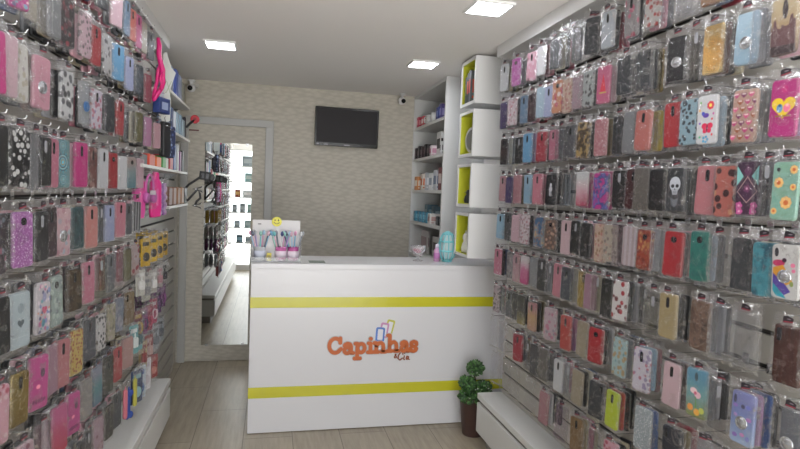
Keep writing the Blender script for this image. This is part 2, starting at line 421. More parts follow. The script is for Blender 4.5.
def strokes(bm, paths, x0, x1, z0, hgt, wd, y, th, mi=0):
    """Flat rounded letter strokes standing proud of the panel (front at y-th)."""
    jj = 0
    for P in paths:
        P = [(x0+(x1-x0)*a, z0+hgt*b) for a, b in P]
        for (ax, az), (bx, bz) in zip(P, P[1:]):
            d = Vector((bx-ax, bz-az)); L = d.length
            if L < 1e-6: continue
            n = Vector((-d.y, d.x))/L*wd/2; e = 1e-5*(jj % 7); jj += 1
            prism_xz(bm, [(ax+n.x, az+n.y), (ax-n.x, az-n.y), (bx-n.x, bz-n.y), (bx+n.x, bz+n.y)], y-th-e, y, mi)
        for (ax, az) in P:
            e = 1e-5*(jj % 7); jj += 1
            prism_xz(bm, [(ax+wd/2*math.cos(2*PI*k/10), az+wd/2*math.sin(2*PI*k/10)) for k in range(10)], y-th-e, y, mi)
X0L = .362; PXL = .00104
letters = [('C', 105, 196, 283), ('a', 197, 268, 281), ('p', 266, 344, 277), ('i', 346, 388, 276), ('n', 385, 467, 275), ('h', 468, 548, 267), ('a', 551, 612, 270), ('s', 609, 668, 272)]
for ch, a, b, base in letters:
    z0 = .487-(base-283)*PXL*.45
    xa, xb = X0L+(a-105)*PXL, X0L+(b-105)*PXL
    bm = bmesh.new(); strokes(bm, GL[ch], xa-ox, xb-ox, z0, .108, .031, CY0-oy-.0002, .006, 0)
    lt = obj('sign_letter', bm, OUT, ct)
    bm = bmesh.new(); strokes(bm, GL[ch], xa-ox, xb-ox, z0, .108, .0235, CY0-oy-.0063, .004, 0)
    obj('orange_face', bm, ORANGE, lt)
bm = bmesh.new()                                                        # the small script line "& Cia"
zc = .437
strokes(bm, GL['&'], .790-ox, .812-ox, zc+.014, .026, .006, CY0-oy-.0002, .005)
strokes(bm, [[(.9, .75), (.85, .98), (.5, 1.0), (.12, .6), (.08, .2), (.4, .0), (.85, .25)]], .815-ox, .852-ox, zc, .05, .008, CY0-oy-.0002, .005)
strokes(bm, [[(.4, .6), (.2, .1), (.6, .05)], [(.5, .95), (.54, .95)]], .852-ox, .868-ox, zc, .045, .007, CY0-oy-.0002, .005)
strokes(bm, [[(.7, .5), (.3, .55), (.1, .15), (.4, .05), (.75, .5), (.72, .1), (1, .05)]], .868-ox, .893-ox, zc, .045, .007, CY0-oy-.0002, .005)
obj('sign_script', bm, BROWN, ct)
def icon(cx, cz, w, h, tilt, c, th):                                    # outlined phone shapes above the name
    bm = bmesh.new()
    P = rrect(w, h, w*.22, 5); c_, s_ = math.cos(R_(tilt)), math.sin(R_(tilt))
    T = [(cx-ox+x*c_+z*s_, cz-x*s_+z*c_) for x, z in P]
    I = rrect(w*.58, h*.74, w*.1, 5); I = [(cx-ox+x*c_+z*s_, cz-x*s_+z*c_) for x, z in I]
    y = CY0-oy-.0002
    prism_xz(bm, T, y-th, y, 0); prism_xz(bm, I, y-th-.001, y-th+.0005, 1)
    obj('sign_phone_icon', bm, [solid(c, .4), solid('#e8e8ee', .4)], ct)
icon(.756, .650, .052, .10, 13, '#c3c14a', .002); icon(.720, .632, .054, .098, 8, '#c98bb8', .0035); icon(.695, .606, .058, .092, 3, '#4a78c8', .005)

# ------------------------------------------------------------------ television
tv = thing('television', 'flat black television mounted high on the papered back wall', 'television', (.628, YB, 2.066)); tv.rotation_euler = (0, R_(.35), 0)
bm = bmesh.new(); prism_xz(bm, rrect(.56, .336, .008), -.062, -.03, 0, .003); obj('housing', bm, solid('#0c0c0e', .2), tv)
bxo('screen', solid('#1d191c', .5, 0, .25), tv, -.266, .266, -.0635, -.0615, -.138, .155)
bm = bmesh.new(); box(bm, -.262, -.24, -.0632, -.0618, -.158, -.148); box(bm, -.2, -.165, -.0632, -.0618, -.158, -.152); box(bm, -.02, .03, -.0632, -.0618, -.158, -.152)
obj('bezel_marks', bm, solid('#8d8a90', .3), tv)
bxo('wall_bracket', BLACK, tv, -.1, .1, -.03, 0, -.1, .1)

# ------------------------------------------------------------------ mirror
mi_ = thing('wall_mirror', 'tall frameless mirror fixed to the papered back door', 'mirror', (-.365, YB-.012, .145))
MM, nt, b = newmat('mirror_glass'); b.inputs['Metallic'].default_value = 1; b.inputs['Roughness'].default_value = .0; b.inputs['Base Color'].default_value = (.86, .89, .88, 1)
bxo('mirror_glass', MM, mi_, -.192, .192, -.006, -.002, 0, 1.73)
bm = bmesh.new()
for x in (-.15, .15):
    for z in (.004, 1.726): box(bm, x-.012, x+.012, -.008, 0, z-.01, z+.01)
obj('mirror_clip', bm, METAL, mi_)

# ------------------------------------------------------------------ security cameras
def seccam(loc, rz, label, body='#d8d8d8'):
    t = thing('security_camera', label, 'security camera', loc, rz, 'small dome cameras')
    bm = bmesh.new(); lathe(bm, [(.03, .052), (.03, .044), (.012, .04), (.012, .0)], 16); obj('mount', bm, solid(body, .4), t)
    bm = bmesh.new(); prof = [(.034*math.sin(PI*k/12), -.034*math.cos(PI*k/12)) for k in range(13)]; lathe(bm, prof, 18, (0, 0, -.012)); obj('housing', bm, solid(body, .4), t)
    bm = bmesh.new(); tube(bm, [(0, -.028, -.016), (0, -.0375, -.0175)], .02, 16); e = obj('lens', bm, solid('#141416', .15), t)
seccam((1.10, 4.93, H-.052), R_(13), 'small white ball camera on ceiling corner beside the tall bookcase')
seccam((-.655, 4.86, 2.30), R_(-8), 'small pale ball camera high in the left back corner')
bxo('camera_arm', solid('#c9c9c4', .5), LABELS['small pale ball camera high in the left back corner'], -.012, .012, .02, .18, .02, .05)

# ------------------------------------------------------------------ product boxes helper
def pbox(label, x, y, z, w, d, h, c, c2=None, rz=0, group=None, name='product_box', cat='box', m=None):
    t = thing(name, label, cat, (x, y, z), rz, group)
    bm = bmesh.new(); box(bm, -w/2, w/2, -d/2, d/2, 0, h); bevel(bm, min(w, d, h)*.06, 1)
    obj('carton', bm, m or solid(c, .45), t)
    if c2:
        bm = bmesh.new(); box(bm, -w*.36, w*.36, -d/2-.0012, -d/2-.0002, h*.3, h*.72); box(bm, -w*.36, -w*.1, -d/2-.0012, -d/2-.0002, h*.12, h*.2)
        box(bm, -w/2-.0012, -w/2-.0002, -d*.36, d*.36, h*.3, h*.72)
        obj('printed_panel', bm, solid(c2, .45), t)
    return t

# ------------------------------------------------------------------ tall bookcase
BX0, BX1, BY0, BY1 = 1.24, XRB, 4.06, YB
bk = thing('bookcase', 'tall white open bookcase in the back right corner', 'bookcase', (1.4, 4.55, 0))
WB = solid('#d2d3d2', .35)
def bkb(name, x0, x1, y0, y1, z0, z1, m=WB): return bxo(name, m, bk, x0-1.4, x1-1.4, y0-4.55, y1-4.55, z0, z1, .0015)
bkb('side_panel', BX0, BX1, BY0, BY0+.025, 0, H-.001); bkb('side_panel', BX0, BX1, BY1-.026, BY1-.001, 0, H-.001)
bkb('back_panel', BX1-.012, BX1-.001, BY0+.0255, BY1-.0265, 0, H-.001, solid('#b9b9b6', .4))
SH = [2.10, 1.822, 1.545, 1.268, .985]
for z in SH: bkb('shelf', BX0+.004, BX1-.0125, BY0+.0255, BY1-.0265, z-.025, z)
bkb('shelf', BX0+.004, BX1-.0125, BY0+.0255, BY1-.0265, .45, .475)
bkb('top_panel', BX0, BX1-.0125, BY0+.0255, BY1-.0265, H-.03, H-.001)
G1 = 'packaged stock on the tall bookcase'
def on_shelf(k, items):
    z = SH[k]
    for px, dx, w, d, h, c, c2, label in items:
        X = BX0+dx; pbox(label, X, y_on(px, X, z+.04), z, w, d, h, c, c2, R_(random.uniform(-6, 6)), G1)
on_shelf(0, [(420, .05, .05, .07, .10, '#c23a52', '#e9a3a8', 'pink red small carton, far end of the bookcase top shelf'),
             (425, .05, .05, .07, .09, '#c9304a', '#f0dfe0', 'crimson small carton second from far end on bookcase top shelf'),
             (424, .14, .08, .10, .13, '#b9a4a8', '#d8ccd0', 'mauve grey carton at the back of the bookcase top shelf'),
             (440, .06, .05, .07, .11, '#3d4a8c', '#7a8bc8', 'blue carton near end of the bookcase top shelf'),
             (443, .07, .05, .06, .13, '#5a4f8f', '#a09ad0', 'violet blue carton nearest the cubbies on bookcase top shelf')])
def mug(px, k, dx, label, c='#e2e2e0'):
    z = SH[k]; X = BX0+dx; t = thing('mug', label, 'mug', (X, y_on(px, X, z+.04), z), R_(200), 'white mugs on the bookcase')
    bm = bmesh.new(); lathe(bm, [(.03, 0), (.036, .004), (.037, .09), (.034, .09), (.033, .008), (.001, .007)], 18); obj('cup', bm, solid(c, .25), t)
    bm = bmesh.new(); tube(bm, [(.036+.026*math.sin(PI*q/8), 0, .045-.028*math.cos(PI*q/8)) for q in range(9)], .005, 6); obj('handle', bm, solid(c, .25), t)
mug(430, 0, .07, 'white mug beside the crimson carton on bookcase top shelf'); mug(435, 0, .07, 'white mug beside the blue carton on bookcase top shelf')
cols = ['#2a2326', '#1d1c20', '#3a2a30', '#211f24', '#2c2a2e']
pos = ['farthest of the dark cartons on bookcase second shelf', 'second dark carton from far end of bookcase second shelf', 'third dark carton along bookcase second shelf',
       'fourth dark carton along bookcase second shelf', 'last dark carton before the white one on bookcase second shelf']
on_shelf(1, [(419+3.2*i, .05, .07, .05, .10+.01*(i % 2), c, '#5d4a50', pos[i]) for i, c in enumerate(cols)] +
         [(433.5, .045, .05, .08, .09, '#dcd0d2', '#c38aa0', 'white and pink carton on the bookcase second shelf'),
          (440, .07, .03, .13, .19, '#dddddb', '#2a2a2c', 'white framed dark picture box standing on bookcase second shelf'),
          (444, .05, .06, .05, .10, '#cfcfd2', '#55555c', 'pale narrow carton near end of bookcase second shelf')])
on_shelf(2, [(419, .05, .06, .09, .12, '#d08a52', '#efe6da', 'orange and white carton on the bookcase middle shelf'),
             (424, .05, .05, .06, .14, '#d9d2c8', '#c86a3a', 'white carton with orange panel on bookcase middle shelf'),
             (428, .07, .05, .07, .15, '#b9bdc4', '#e4e6ea', 'silver grey carton on the bookcase middle shelf'),
             (433, .06, .05, .08, .14, '#dfe0e2', '#8d96a6', 'white carton with blue grey panel on bookcase middle shelf'),
             (437, .05, .04, .07, .16, '#c4c6cc', '#6f7c94', 'tall pale carton on bookcase middle shelf'),
             (442, .06, .04, .09, .18, '#6d3038', '#d8c9c6', 'dark red carton near end of bookcase middle shelf')])
for i, px in enumerate((417, 421, 424.5, 428)):
    on_shelf(3, [(px, .045, .05, .055, .09, '#3f86a4', '#77b6cc', ['first blue cube carton on bookcase fourth shelf from wall', 'second blue cube carton on bookcase fourth shelf from wall', 'third blue cube carton on bookcase fourth shelf from wall', 'fourth blue cube carton, touching the white box on bookcase'][i])])
on_shelf(3, [(434, .06, .09, .11, .085, '#d8d6d4', '#b58f8a', 'white flat carton beside blue cubes on bookcase fourth shelf'),
             (441, .06, .07, .08, .07, '#26262a', '#5a5a60', 'black small gadget carton on bookcase fourth shelf'),
             (431, .17, .10, .12, .15, '#5d7f8e', '#9fb9c4', 'clear blue grey case at the back of bookcase fourth shelf'),
             (438, .17, .10, .11, .14, '#67808c', '#aabfc8', 'second clear blue grey case at back of bookcase fourth shelf')])
on_shelf(4, [(424, .12, .02, .30, .2, '#cfcbca', '#a58d90', 'wide pale picture print leaning on bookcase lowest visible shelf'),
             (436, .12, .02, .18, .17, '#cfcdcc', '#3a2f33', 'pale print with dark picture leaning on bookcase lowest shelf')])

# ------------------------------------------------------------------ cubbies
CUBZ = [(2.083, 2.372), (1.757, 2.046), (1.437, 1.710), (1.118, 1.398)]
KY0, KY1, KX0 = 3.33, 3.60, 1.2
LIN = solid('#c6c92e', .4, name='lime_lining')
for i, (z0, z1) in enumerate(CUBZ):
    t = thing('wall_cubby', ['topmost white wall cubby with lime lining, holding three books', 'second wall cubby from the ceiling, lime lined, holding grey disc',
                             'third wall cubby from the ceiling, lime lined, with dark figure', 'lowest white wall cubby with lime lining, just above counter'][i], 'cubby shelf', (1.38, 3.465, z0), 0, 'stacked white cubbies with lime insides')
    h = z1-z0; x0, x1, y0, y1 = KX0-1.38, XRB-1.38, KY0-3.465, KY1-3.465; th = .018
    bm = bmesh.new(); box(bm, x0, x1, y0, y0+th, 0, h); box(bm, x0, x1, y1-th, y1, 0, h); box(bm, x0, x1, y0+th, y1-th, 0, th); box(bm, x0, x1, y0+th, y1-th, h-th, h)
    box(bm, x1-.01, x1, y0+th, y1-th, th, h-th); obj('shell', bm, WHITE, t)
    e = .003; bm = bmesh.new(); a, b_, c, d = y0+th, y1-th, th, h-th
    box(bm, x0+.006, x1-.011, a+.0003, a+e, c, d); box(bm, x0+.006, x1-.011, b_-e, b_-.0003, c, d); box(bm, x0+.006, x1-.011, a+e, b_-e, c+.0003, c+e); box(bm, x0+.006, x1-.011, a+e, b_-e, d-e, d-.0003)
    box(bm, x1-.014, x1-.011, a+e, b_-e, c+e, d-e); obj('lining', bm, LIN, t)
zc = CUBZ[0][0]+.0215
pbox('dark green book in the topmost cubby, farthest from viewer', 1.255, 3.53, zc, .09, .03, .17, '#2e3a36', '#6d7a4e', 0, 'books in the topmost cubby', 'book', 'book')
pbox('black and red book in middle of topmost cubby', 1.255, 3.495, zc, .09, .03, .19, '#1c1a20', '#b8392a', 0, 'books in the topmost cubby', 'book', 'book')
pbox('grey book with red foot in topmost cubby, nearest viewer', 1.255, 3.46, zc, .09, .03, .2, '#565c68', '#c0402c', 0, 'books in the topmost cubby', 'book', 'book')
t = thing('round_clock', 'grey round disc clock standing in the second cubby', 'clock', (1.255, 3.47, CUBZ[1][0]+.0215), R_(-70))
bm = bmesh.new(); prism_xz(bm, [(.07*math.cos(2*PI*k/24), .088+.085*math.sin(2*PI*k/24)) for k in range(24)], -.012, .012, 0, .004); obj('clock_body', bm, solid('#b8b6b0', .35), t)
bm = bmesh.new(); prism_xz(bm, [(.055*math.cos(2*PI*k/24), .088+.067*math.sin(2*PI*k/24)) for k in range(24)], -.0135, -.0122, 0); obj('dial', bm, solid('#6a6964', .3), t)
bxo('stand', solid('#8a8984', .4), t, -.03, .03, -.012, .03, 0, .008)
t = thing('figurine', 'dark little bird figure standing in the third cubby', 'figurine', (1.24, 3.47, CUBZ[2][0]+.0215), R_(-90))
bm = bmesh.new(); lathe(bm, [(.001, 0), (.026, .003), (.03, .02), (.024, .045), (.014, .058), (.018, .07), (.014, .085), (.001, .09)], 16); obj('body', bm, solid('#26282a', .4), t)
bm = bmesh.new(); tube(bm, [(0, -.014, .074), (0, -.032, .068)], [.006, .001], 6); obj('beak', bm, solid('#8a8a50', .4), t)
bm = bmesh.new(); tube(bm, [(0, .02, .03), (0, .05, .075)], [.013, .003], 6); obj('tail', bm, solid('#2c3a34', .4), t)
t = thing('cat_figurine', 'small white cat figurine sitting in the lowest cubby', 'figurine', (1.24, 3.47, CUBZ[3][0]+.0215), R_(-90))
bm = bmesh.new(); lathe(bm, [(.001, 0), (.03, .003), (.033, .03), (.026, .06), (.018, .075), (.026, .092), (.026, .11), (.014, .126), (.001, .13)], 16); obj('body', bm, solid('#d8d6cf', .3), t)
bm = bmesh.new()
for s in (-1, 1): tube(bm, [(s*.014, 0, .118), (s*.019, 0, .145)], [.009, .001], 6)
obj('ear', bm, solid('#d8d6cf', .3), t)
bm = bmesh.new(); tube(bm, [(.02, .02, .01), (.04, 0, .012), (.035, -.025, .012)], .007, 6); obj('tail', bm, solid('#cfccc4', .3), t)

# ------------------------------------------------------------------ things on the counter
t = thing('candy_dish', 'clear footed candy dish with pink sweets on the counter', 'candy dish', (.985, 3.72, CT))
bm = bmesh.new(); lathe(bm, [(.035, 0), (.035, .004), (.008, .012), (.008, .03), (.03, .045), (.05, .075), (.052, .105), (.049, .105), (.047, .077), (.027, .049), (.001, .045)], 20); obj('dish', bm, clearmat('#e4e2e4', .25, .1), t)
for k in range(9):
    bm = bmesh.new(); a = k*2.4; lathe(bm, [(.012*math.sin(PI*q/6), -.01*math.cos(PI*q/6)) for q in range(7)], 10)
    c = thing('wrapped_sweet', ['pink round sweet', 'rose round sweet', 'white round sweet'][k % 3] + ' in the glass candy dish', 'sweet', (.985+.024*math.cos(a)*(k > 0), 3.72+.024*math.sin(a)*(k > 0), CT+.062+.012*(k % 3)), 0, 'sweets in the candy dish') if k < 3 else None
    if c is None:
        c = bpy.data.objects.new('wrapped_sweet', None); COL.objects.link(c); c.location = (.985+.026*math.cos(a), 3.72+.026*math.sin(a), CT+.064+.012*(k % 3))
        c['label'] = ['pink round sweet', 'rose round sweet', 'white round sweet'][k % 3] + ' in the glass candy dish'; c['category'] = 'sweet'; c['group'] = 'sweets in the candy dish'
    obj('sweet_body', bm, solid(['#d85f86', '#c44a70', '#e6d4da'][k % 3], .3), c)
t = thing('pink_bottle', 'small lilac pink bottle on the counter beside turquoise lantern', 'bottle', (1.115, 3.71, CT))
bm = bmesh.new(); lathe(bm, [(.02, 0), (.022, .003), (.022, .075), (.012, .088), (.012, .092)], 16); obj('bottle_body', bm, solid('#cf9cc4', .3), t)
bm = bmesh.new(); lathe(bm, [(.013, .092), (.013, .118), (.001, .12)], 14); obj('cap', bm, solid('#d9cfe0', .3), t)
bm = bmesh.new(); lathe(bm, [(.0224, .02), (.0224, .06)], 16); obj('bottle_label', bm, solid('#b56fae', .4), t)
t = thing('lattice_lantern', 'turquoise egg-shaped openwork lantern on the counter', 'lantern', (1.185, 3.70, CT))
TQ = solid('#7ccdd4', .4)
def egg(z): return .06*math.sqrt(max(0, 1-((z-.105)/.108)**2))*(1+.06*(.105-z)/.1)
bm = bmesh.new()
for k in range(11):
    for s in (1,):
        pts = []
        for q in range(11):
            z = .012+.185*q/10; a = 2*PI*k/11; pts.append((egg(z)*math.cos(a), egg(z)*math.sin(a), z))
        tube(bm, pts, .0042, 5)
for z in (.075, .14):
    lathe(bm, [(egg(z)-.003, z-.006), (egg(z)+.003, z-.006), (egg(z)+.003, z+.006), (egg(z)-.003, z+.006)], 24)
obj('ribs', bm, TQ, t)
bm = bmesh.new(); lathe(bm, [(.001, .183), (.036, .184), (.036, .19), (.02, .205), (.001, .212)], 20); obj('cap', bm, TQ, t)
bm = bmesh.new(); lathe(bm, [(.032, 0), (.036, .004), (.03, .016), (.001, .018)], 20); obj('foot', bm, TQ, t)
bm = bmesh.new(); lathe(bm, [(egg(z)-.012, z) for z in (.02, .05, .08, .11, .14, .17, .185)], 16); obj('inner_shade', bm, solid('#c2d2d4', .6), t)
# pen display
PX, PY = .035, 3.60
t = thing('pen_display', 'clear acrylic pen stand with white back card on counter', 'display stand', (PX, PY, CT))
bxo('back_card', solid('#d8d5d6', .4), t, -.148, .148, .072, .075, 0, .255)
bm = bmesh.new(); prism_xz(bm, rrect(.02, .006, .001), .0705, .0718); m_ = mesh(bm, 'card_mark')
obj('card_mark', m_, solid('#4a484c', .4), t, (-.105, 0, .228))
bm = bmesh.new(); box(bm, -.152, .152, -.055, .085, 0, .006); box(bm, -.152, .152, -.058, -.055, 0, .03); box(bm, -.152, -.149, -.055, .08, 0, .12); box(bm, .149, .152, -.055, .08, 0, .12); obj('acrylic_tray', bm, clearmat('#dfe3e4', .2, .08), t)
t2 = thing('smiley_disc', 'round yellow smiling face disc atop the pen stand card', 'smiley badge', (PX+.0, PY+.068, CT+.245))
bm = bmesh.new(); prism_xz(bm, [(.031*math.cos(2*PI*k/28), .031*math.sin(2*PI*k/28)) for k in range(28)], -.004, 0, 0, .001)
for s in (-1, 1): prism_xz(bm, [(s*.011+.0038*math.cos(2*PI*k/10), .010+.006*math.sin(2*PI*k/10)) for k in range(10)], -.0048, -.0041, 1)
strokes(bm, [arc(0, .002, .017, .016, 200, 340, 12)], 0, 1, 0, 1, .0036, -.0041, .0006, 1)
obj('face_disc', bm, [solid('#e6dc2e', .4), solid('#2a2618', .5)], t2)
cups = [(-.10, 'white', '#d5d7dd', 'white pen cup on the acrylic pen stand'), (.03, 'pink', '#d66fae', 'pink pen cup in the middle of the pen stand'), (.105, 'pink', '#cf62a8', 'pink pen cup at the right of the pen stand')]
for x, n, c, lab in cups:
    t = thing('pen_cup', lab, 'pen cup', (PX+x, PY+.02, CT+.0062), 0, 'pen cups on the counter')
    bm = bmesh.new(); lathe(bm, [(.03, 0), (.033, .004), (.035, .085), (.0325, .085), (.031, .006), (.001, .005)], 18); obj('cup', bm, clearmat(c, .7, .2), t)
    bm = bmesh.new(); lathe(bm, [(.0354, .02), (.0356, .06)], 18); obj('band', bm, solid('#e9dbe6' if n == 'pink' else '#c9cede', .4), t)
pbox('small yellow label card box between the pen cups', PX-.042, PY-.03, CT+.0062, .028, .012, .05, '#d2c23c', '#8a7f2e')
pen_cols = [('white', '#d8dade'), ('lilac', '#b59bd0'), ('grey', '#8d929c'), ('sky blue', '#7db6d6'), ('aqua', '#74c2c8'), ('navy', '#3b4672'), ('pale blue', '#a5c8de'), ('silver', '#b9bcc2'), ('pink', '#dca0be'), ('slate', '#646c7c'), ('mint', '#9cd0c0'), ('blush', '#e2bccb')]
spots = [('left', -.10), ('middle', .03), ('right', .105)]
pi = 0
for cn, cx in spots:
    n = 7 if cn != 'right' else 6
    for k in range(n):
        nm, c = pen_cols[pi % 12] if cn != 'left' else pen_cols[(pi*5+3) % 12]; pi += 1
        a = 2*PI*k/n+.3; lean = Vector((math.cos(a)*.045+(.0), math.sin(a)*.02, .15)); base = Vector((PX+cx+.012*math.cos(a), PY+.02+.012*math.sin(a), CT+.013))
        lab = f'{nm} novelty pen standing in the {cn} pen cup'
        if lab in LABELS: lab = f'second {nm} novelty pen standing in the {cn} pen cup'
        t = thing('novelty_pen', lab, 'pen', base, 0, 'novelty pens in the counter cups')
        bm = bmesh.new(); tube(bm, [(0, 0, 0), lean], .0042, 7); obj('barrel', bm, solid(c, .35), t)
        bm = bmesh.new(); tube(bm, [lean*.97, lean*1.03, lean*1.07, lean*1.14, lean*1.19], [.004, .009, .0105, .008, .001], 8); obj('charm', bm, solid(pen_cols[(pi+4) % 12][1], .4), t)
bxo_t = thing('paper_slip', 'small dark paper slip on counter right of pen stand', 'paper', (.29, 3.60, CT))
bxo('sheet', solid('#6f7a74', .5), bxo_t, -.05, .05, -.06, .06, 0.0002, .0015)

# ------------------------------------------------------------------ topiary plant by the counter
PP = (1.283, 3.315, 0)
t = thing('potted_topiary', 'artificial topiary in tall dark brown pot beside the counter', 'potted plant', PP)
bm = bmesh.new(); lathe(bm, [(.062, 0), (.066, .004), (.092, .235), (.097, .24), (.097, .25), (.086, .25), (.083, .225), (.001, .222)], 24); obj('pot', bm, solid('#4a332f', .45), t)
bm = bmesh.new(); lathe(bm, [(.083, .222), (.05, .232), (.001, .236)], 18); obj('soil', bm, solid('#2c241e', .9), t)
bm = bmesh.new(); tube(bm, [(0, 0, .22), (.006, 0, .3), (-.004, 0, .38), (0, 0, .44)], .007, 7); tube(bm, [(0, 0, .24), (-.05, 0, .31)], .005, 6); tube(bm, [(0, 0, .24), (.045, -.01, .3)], .005, 6); obj('trunk', bm, solid('#4c3a2a', .8), t)
LEAF = [solid('#3c6434', .5), solid('#5f8e4a', .5), solid('#2a4426', .6), solid('#eef0e6', .5)]
def leafball(c, r, n, flowers, sq=.8):
    bm = bmesh.new(); c = Vector(c); rnd = random.Random(int(r*9999)+n)
    prof = [(.72*r*math.sin(PI*k/8), -.72*r*sq*math.cos(PI*k/8)) for k in range(9)]; lathe(bm, prof, 10, c, 2)
    for k in range(n):
        z = rnd.uniform(-1, 1); a = rnd.uniform(0, 2*PI); q = math.sqrt(1-z*z); d = Vector((q*math.cos(a), q*math.sin(a), z*sq))
        p = c+d*r*rnd.uniform(.7, 1); fl = k < flowers
        s = Vector((rnd.uniform(-1, 1), rnd.uniform(-1, 1), rnd.uniform(-1, 1))).cross(d).normalized(); tt = (d+s.cross(d)*.9).normalized()
        L, W = (.011, .005) if fl else (.022, .008)
        if fl: p = c+d*r*1.03
        vs = [bm.verts.new(p+x) for x in (s*0, s*W+tt*L*.5, tt*L, -s*W+tt*L*.5)]
        f = bm.faces.new(vs); f.material_index = 3 if fl else rnd.choice((0, 0, 1, 2))
    obj('foliage_ball', bm, LEAF, t)
leafball((0, 0, .425), .048, 420, 26); leafball((-.05, 0, .33), .047, 380, 14); leafball((.045, -.02, .305), .053, 400, 40, .65); leafball((-.03, -.03, .255), .075, 520, 12, .45); leafball((.05, -.02, .255), .055, 300, 8, .5)

# ------------------------------------------------------------------ phone cases in cellophane bags
CW, CH, CT_ = .070, .142, .009
CZ = -.0985
def case_outline(): return rrect(CW, CH, .010, 4)
def base_case():
    bm = bmesh.new(); prism_xz(bm, case_outline(), -CT_/2, CT_/2, 0, .003); return bm
CASE_ME = mesh(base_case(), 'phone_case')
def cut_mesh(kind):
    bm = bmesh.new(); y0, y1 = -CT_/2-.0016, -CT_/2+.001
    if kind == 'p': prism_xz(bm, [(x, z+.043) for x, z in rrect(.012, .034, .0058, 4)], y0, y1, 0, .0007)
    if kind == 'c': prism_xz(bm, [(x+.021, z+.046) for x, z in rrect(.012, .032, .0058, 4)], y0, y1, 0, .0007)
    if kind == 'l': prism_xz(bm, [(x-.021, z+.046) for x, z in rrect(.012, .032, .0058, 4)], y0, y1, 0, .0007)
    if kind == 'q': prism_xz(bm, [(x, z+.046) for x, z in rrect(.02, .02, .009, 4)], y0, y1, 0, .0007)
    return mesh(bm, 'camera_window')
CUTS = {k: cut_mesh(k) for k in 'pclq'}
def ring_me():
    bm = bmesh.new(); y = -CT_/2; n = 24
    pr = [(.0175, 0), (.0175, -.003), (.0145, -.0035), (.0135, -.001), (.0125, -.003), (.001, -.0036)]
    rings = [[bm.verts.new((r*math.cos(2*PI*k/n), y+h, -.012+r*math.sin(2*PI*k/n))) for k in range(n)] for r, h in pr]
    for a, b in zip(rings, rings[1:]):
        for k in range(n):
            f = bm.faces.new((a[k], a[(k+1) % n], b[(k+1) % n], b[k])); f.smooth = True
    bm.faces.new(rings[-1]); return mesh(bm, 'ring_grip')
RING_ME = ring_me()
def bag_me(seed):
    rnd = random.Random(seed); bm = bmesh.new(); nx, nz = 6, 12; W, Z0, Z1 = .046, .004, -.182
    g = []
    for j in range(nz+1):
        row = []
        for i in range(nx+1):
            u = i/nx; v = j/nz; x = -W+2*W*u; z = Z0+(Z1-Z0)*v
            edge = min(u, 1-u)*2
            bulge = .0085*min(1, edge*2.2)*min(1, max(0, (v-.06)*7))*min(1, (1-v)*9)
            top = max(0, 1-v*4.5)
            y = -bulge-.0005+rnd.uniform(-1, 1)*(.0012+.004*top)
            if bulge > .006: y = min(y, -.0078)
            row.append(bm.verts.new((x*(1-.12*top)+rnd.uniform(-.0015, .0015), y, z+rnd.uniform(-.002, .002))))
        g.append(row)
    for j in range(nz):
        for i in range(nx):
            f = bm.faces.new((g[j][i], g[j][i+1], g[j+1][i+1], g[j+1][i])); f.smooth = j > 1; f.material_index = 1 if (j < 2 or j == nz-1 or i in (0, nx-1)) else 0
    bs = [[bm.verts.new((-W*.98+2*W*.98*i/2, .0065, Z0+(Z1-Z0)*j/2)) for i in range(3)] for j in range(3)]
    for j in range(2):
        for i in range(2): bm.faces.new((bs[j][i], bs[j+1][i], bs[j+1][i+1], bs[j][i+1]))
    me = bpy.data.meshes.new('bag'); bm.to_mesh(me); bm.free(); return me
BAGS = [bag_me(i) for i in range(6)]
def tab_me():
    bm = bmesh.new()
    prism_xz(bm, [(-.014, -.013), (.012, -.009), (.013, .001), (-.003, .005), (-.013, .003)], -.0030, -.0022, 0)
    prism_xz(bm, [(-.012, -.0112), (.012, -.0088), (.012, -.0066), (-.012, -.009)], -.0034, -.0031, 1)
    prism_xz(bm, [(-.003, -.003), (.006, -.0024), (.006, -.0008), (-.003, -.0012)], -.0034, -.0031, 2)
    return mesh(bm, 'hang_tag')
TAB_ME = tab_me(); TABM_ = 0; TABM = [solid('#221f24', .35), solid('#a03848', .4), solid('#97909a', .4)]
CUTM = solid('#1c1b1f', .25); CUTL = solid('#8f9096', .3)

def heart(cx, cz, s): return [(cx+s*.0625*16*math.sin(a)**3, cz+s*.0625*(13*math.cos(a)-5*math.cos(2*a)-2*math.cos(3*a)-math.cos(4*a))) for a in [2*PI*k/22 for k in range(22)]]
def disc(cx, cz, rx, rz=None, n=14): return [(cx+rx*math.cos(2*PI*k/n), cz+(rz or rx)*math.sin(2*PI*k/n)) for k in range(n)]
def petals(cx, cz, r, n, w): return [disc(cx+r*math.cos(2*PI*k/n), cz+r*math.sin(2*PI*k/n), w, w, 8) for k in range(n)]
def printed(shapes, base):
    """A case with a printed picture: (outline, colour) shapes lie on the face, later ones on top."""
    bm = base_case(); ms = [base]; idx = {}
    for j, (P, c) in enumerate(shapes):
        if c not in idx: idx[c] = len(ms); ms.append(solid(c, .4))
        y = -CT_/2-.0003-.00004*j
        P = [(max(-.0318, min(.0318, x)), max(-.068, min(.068, z))) for x, z in P]
        try:
            f = bm.faces.new([bm.verts.new((x, y, z)) for x, z in P]); f.material_index = idx[c]
        except ValueError: pass
    return mesh(bm, 'phone_case'), ms
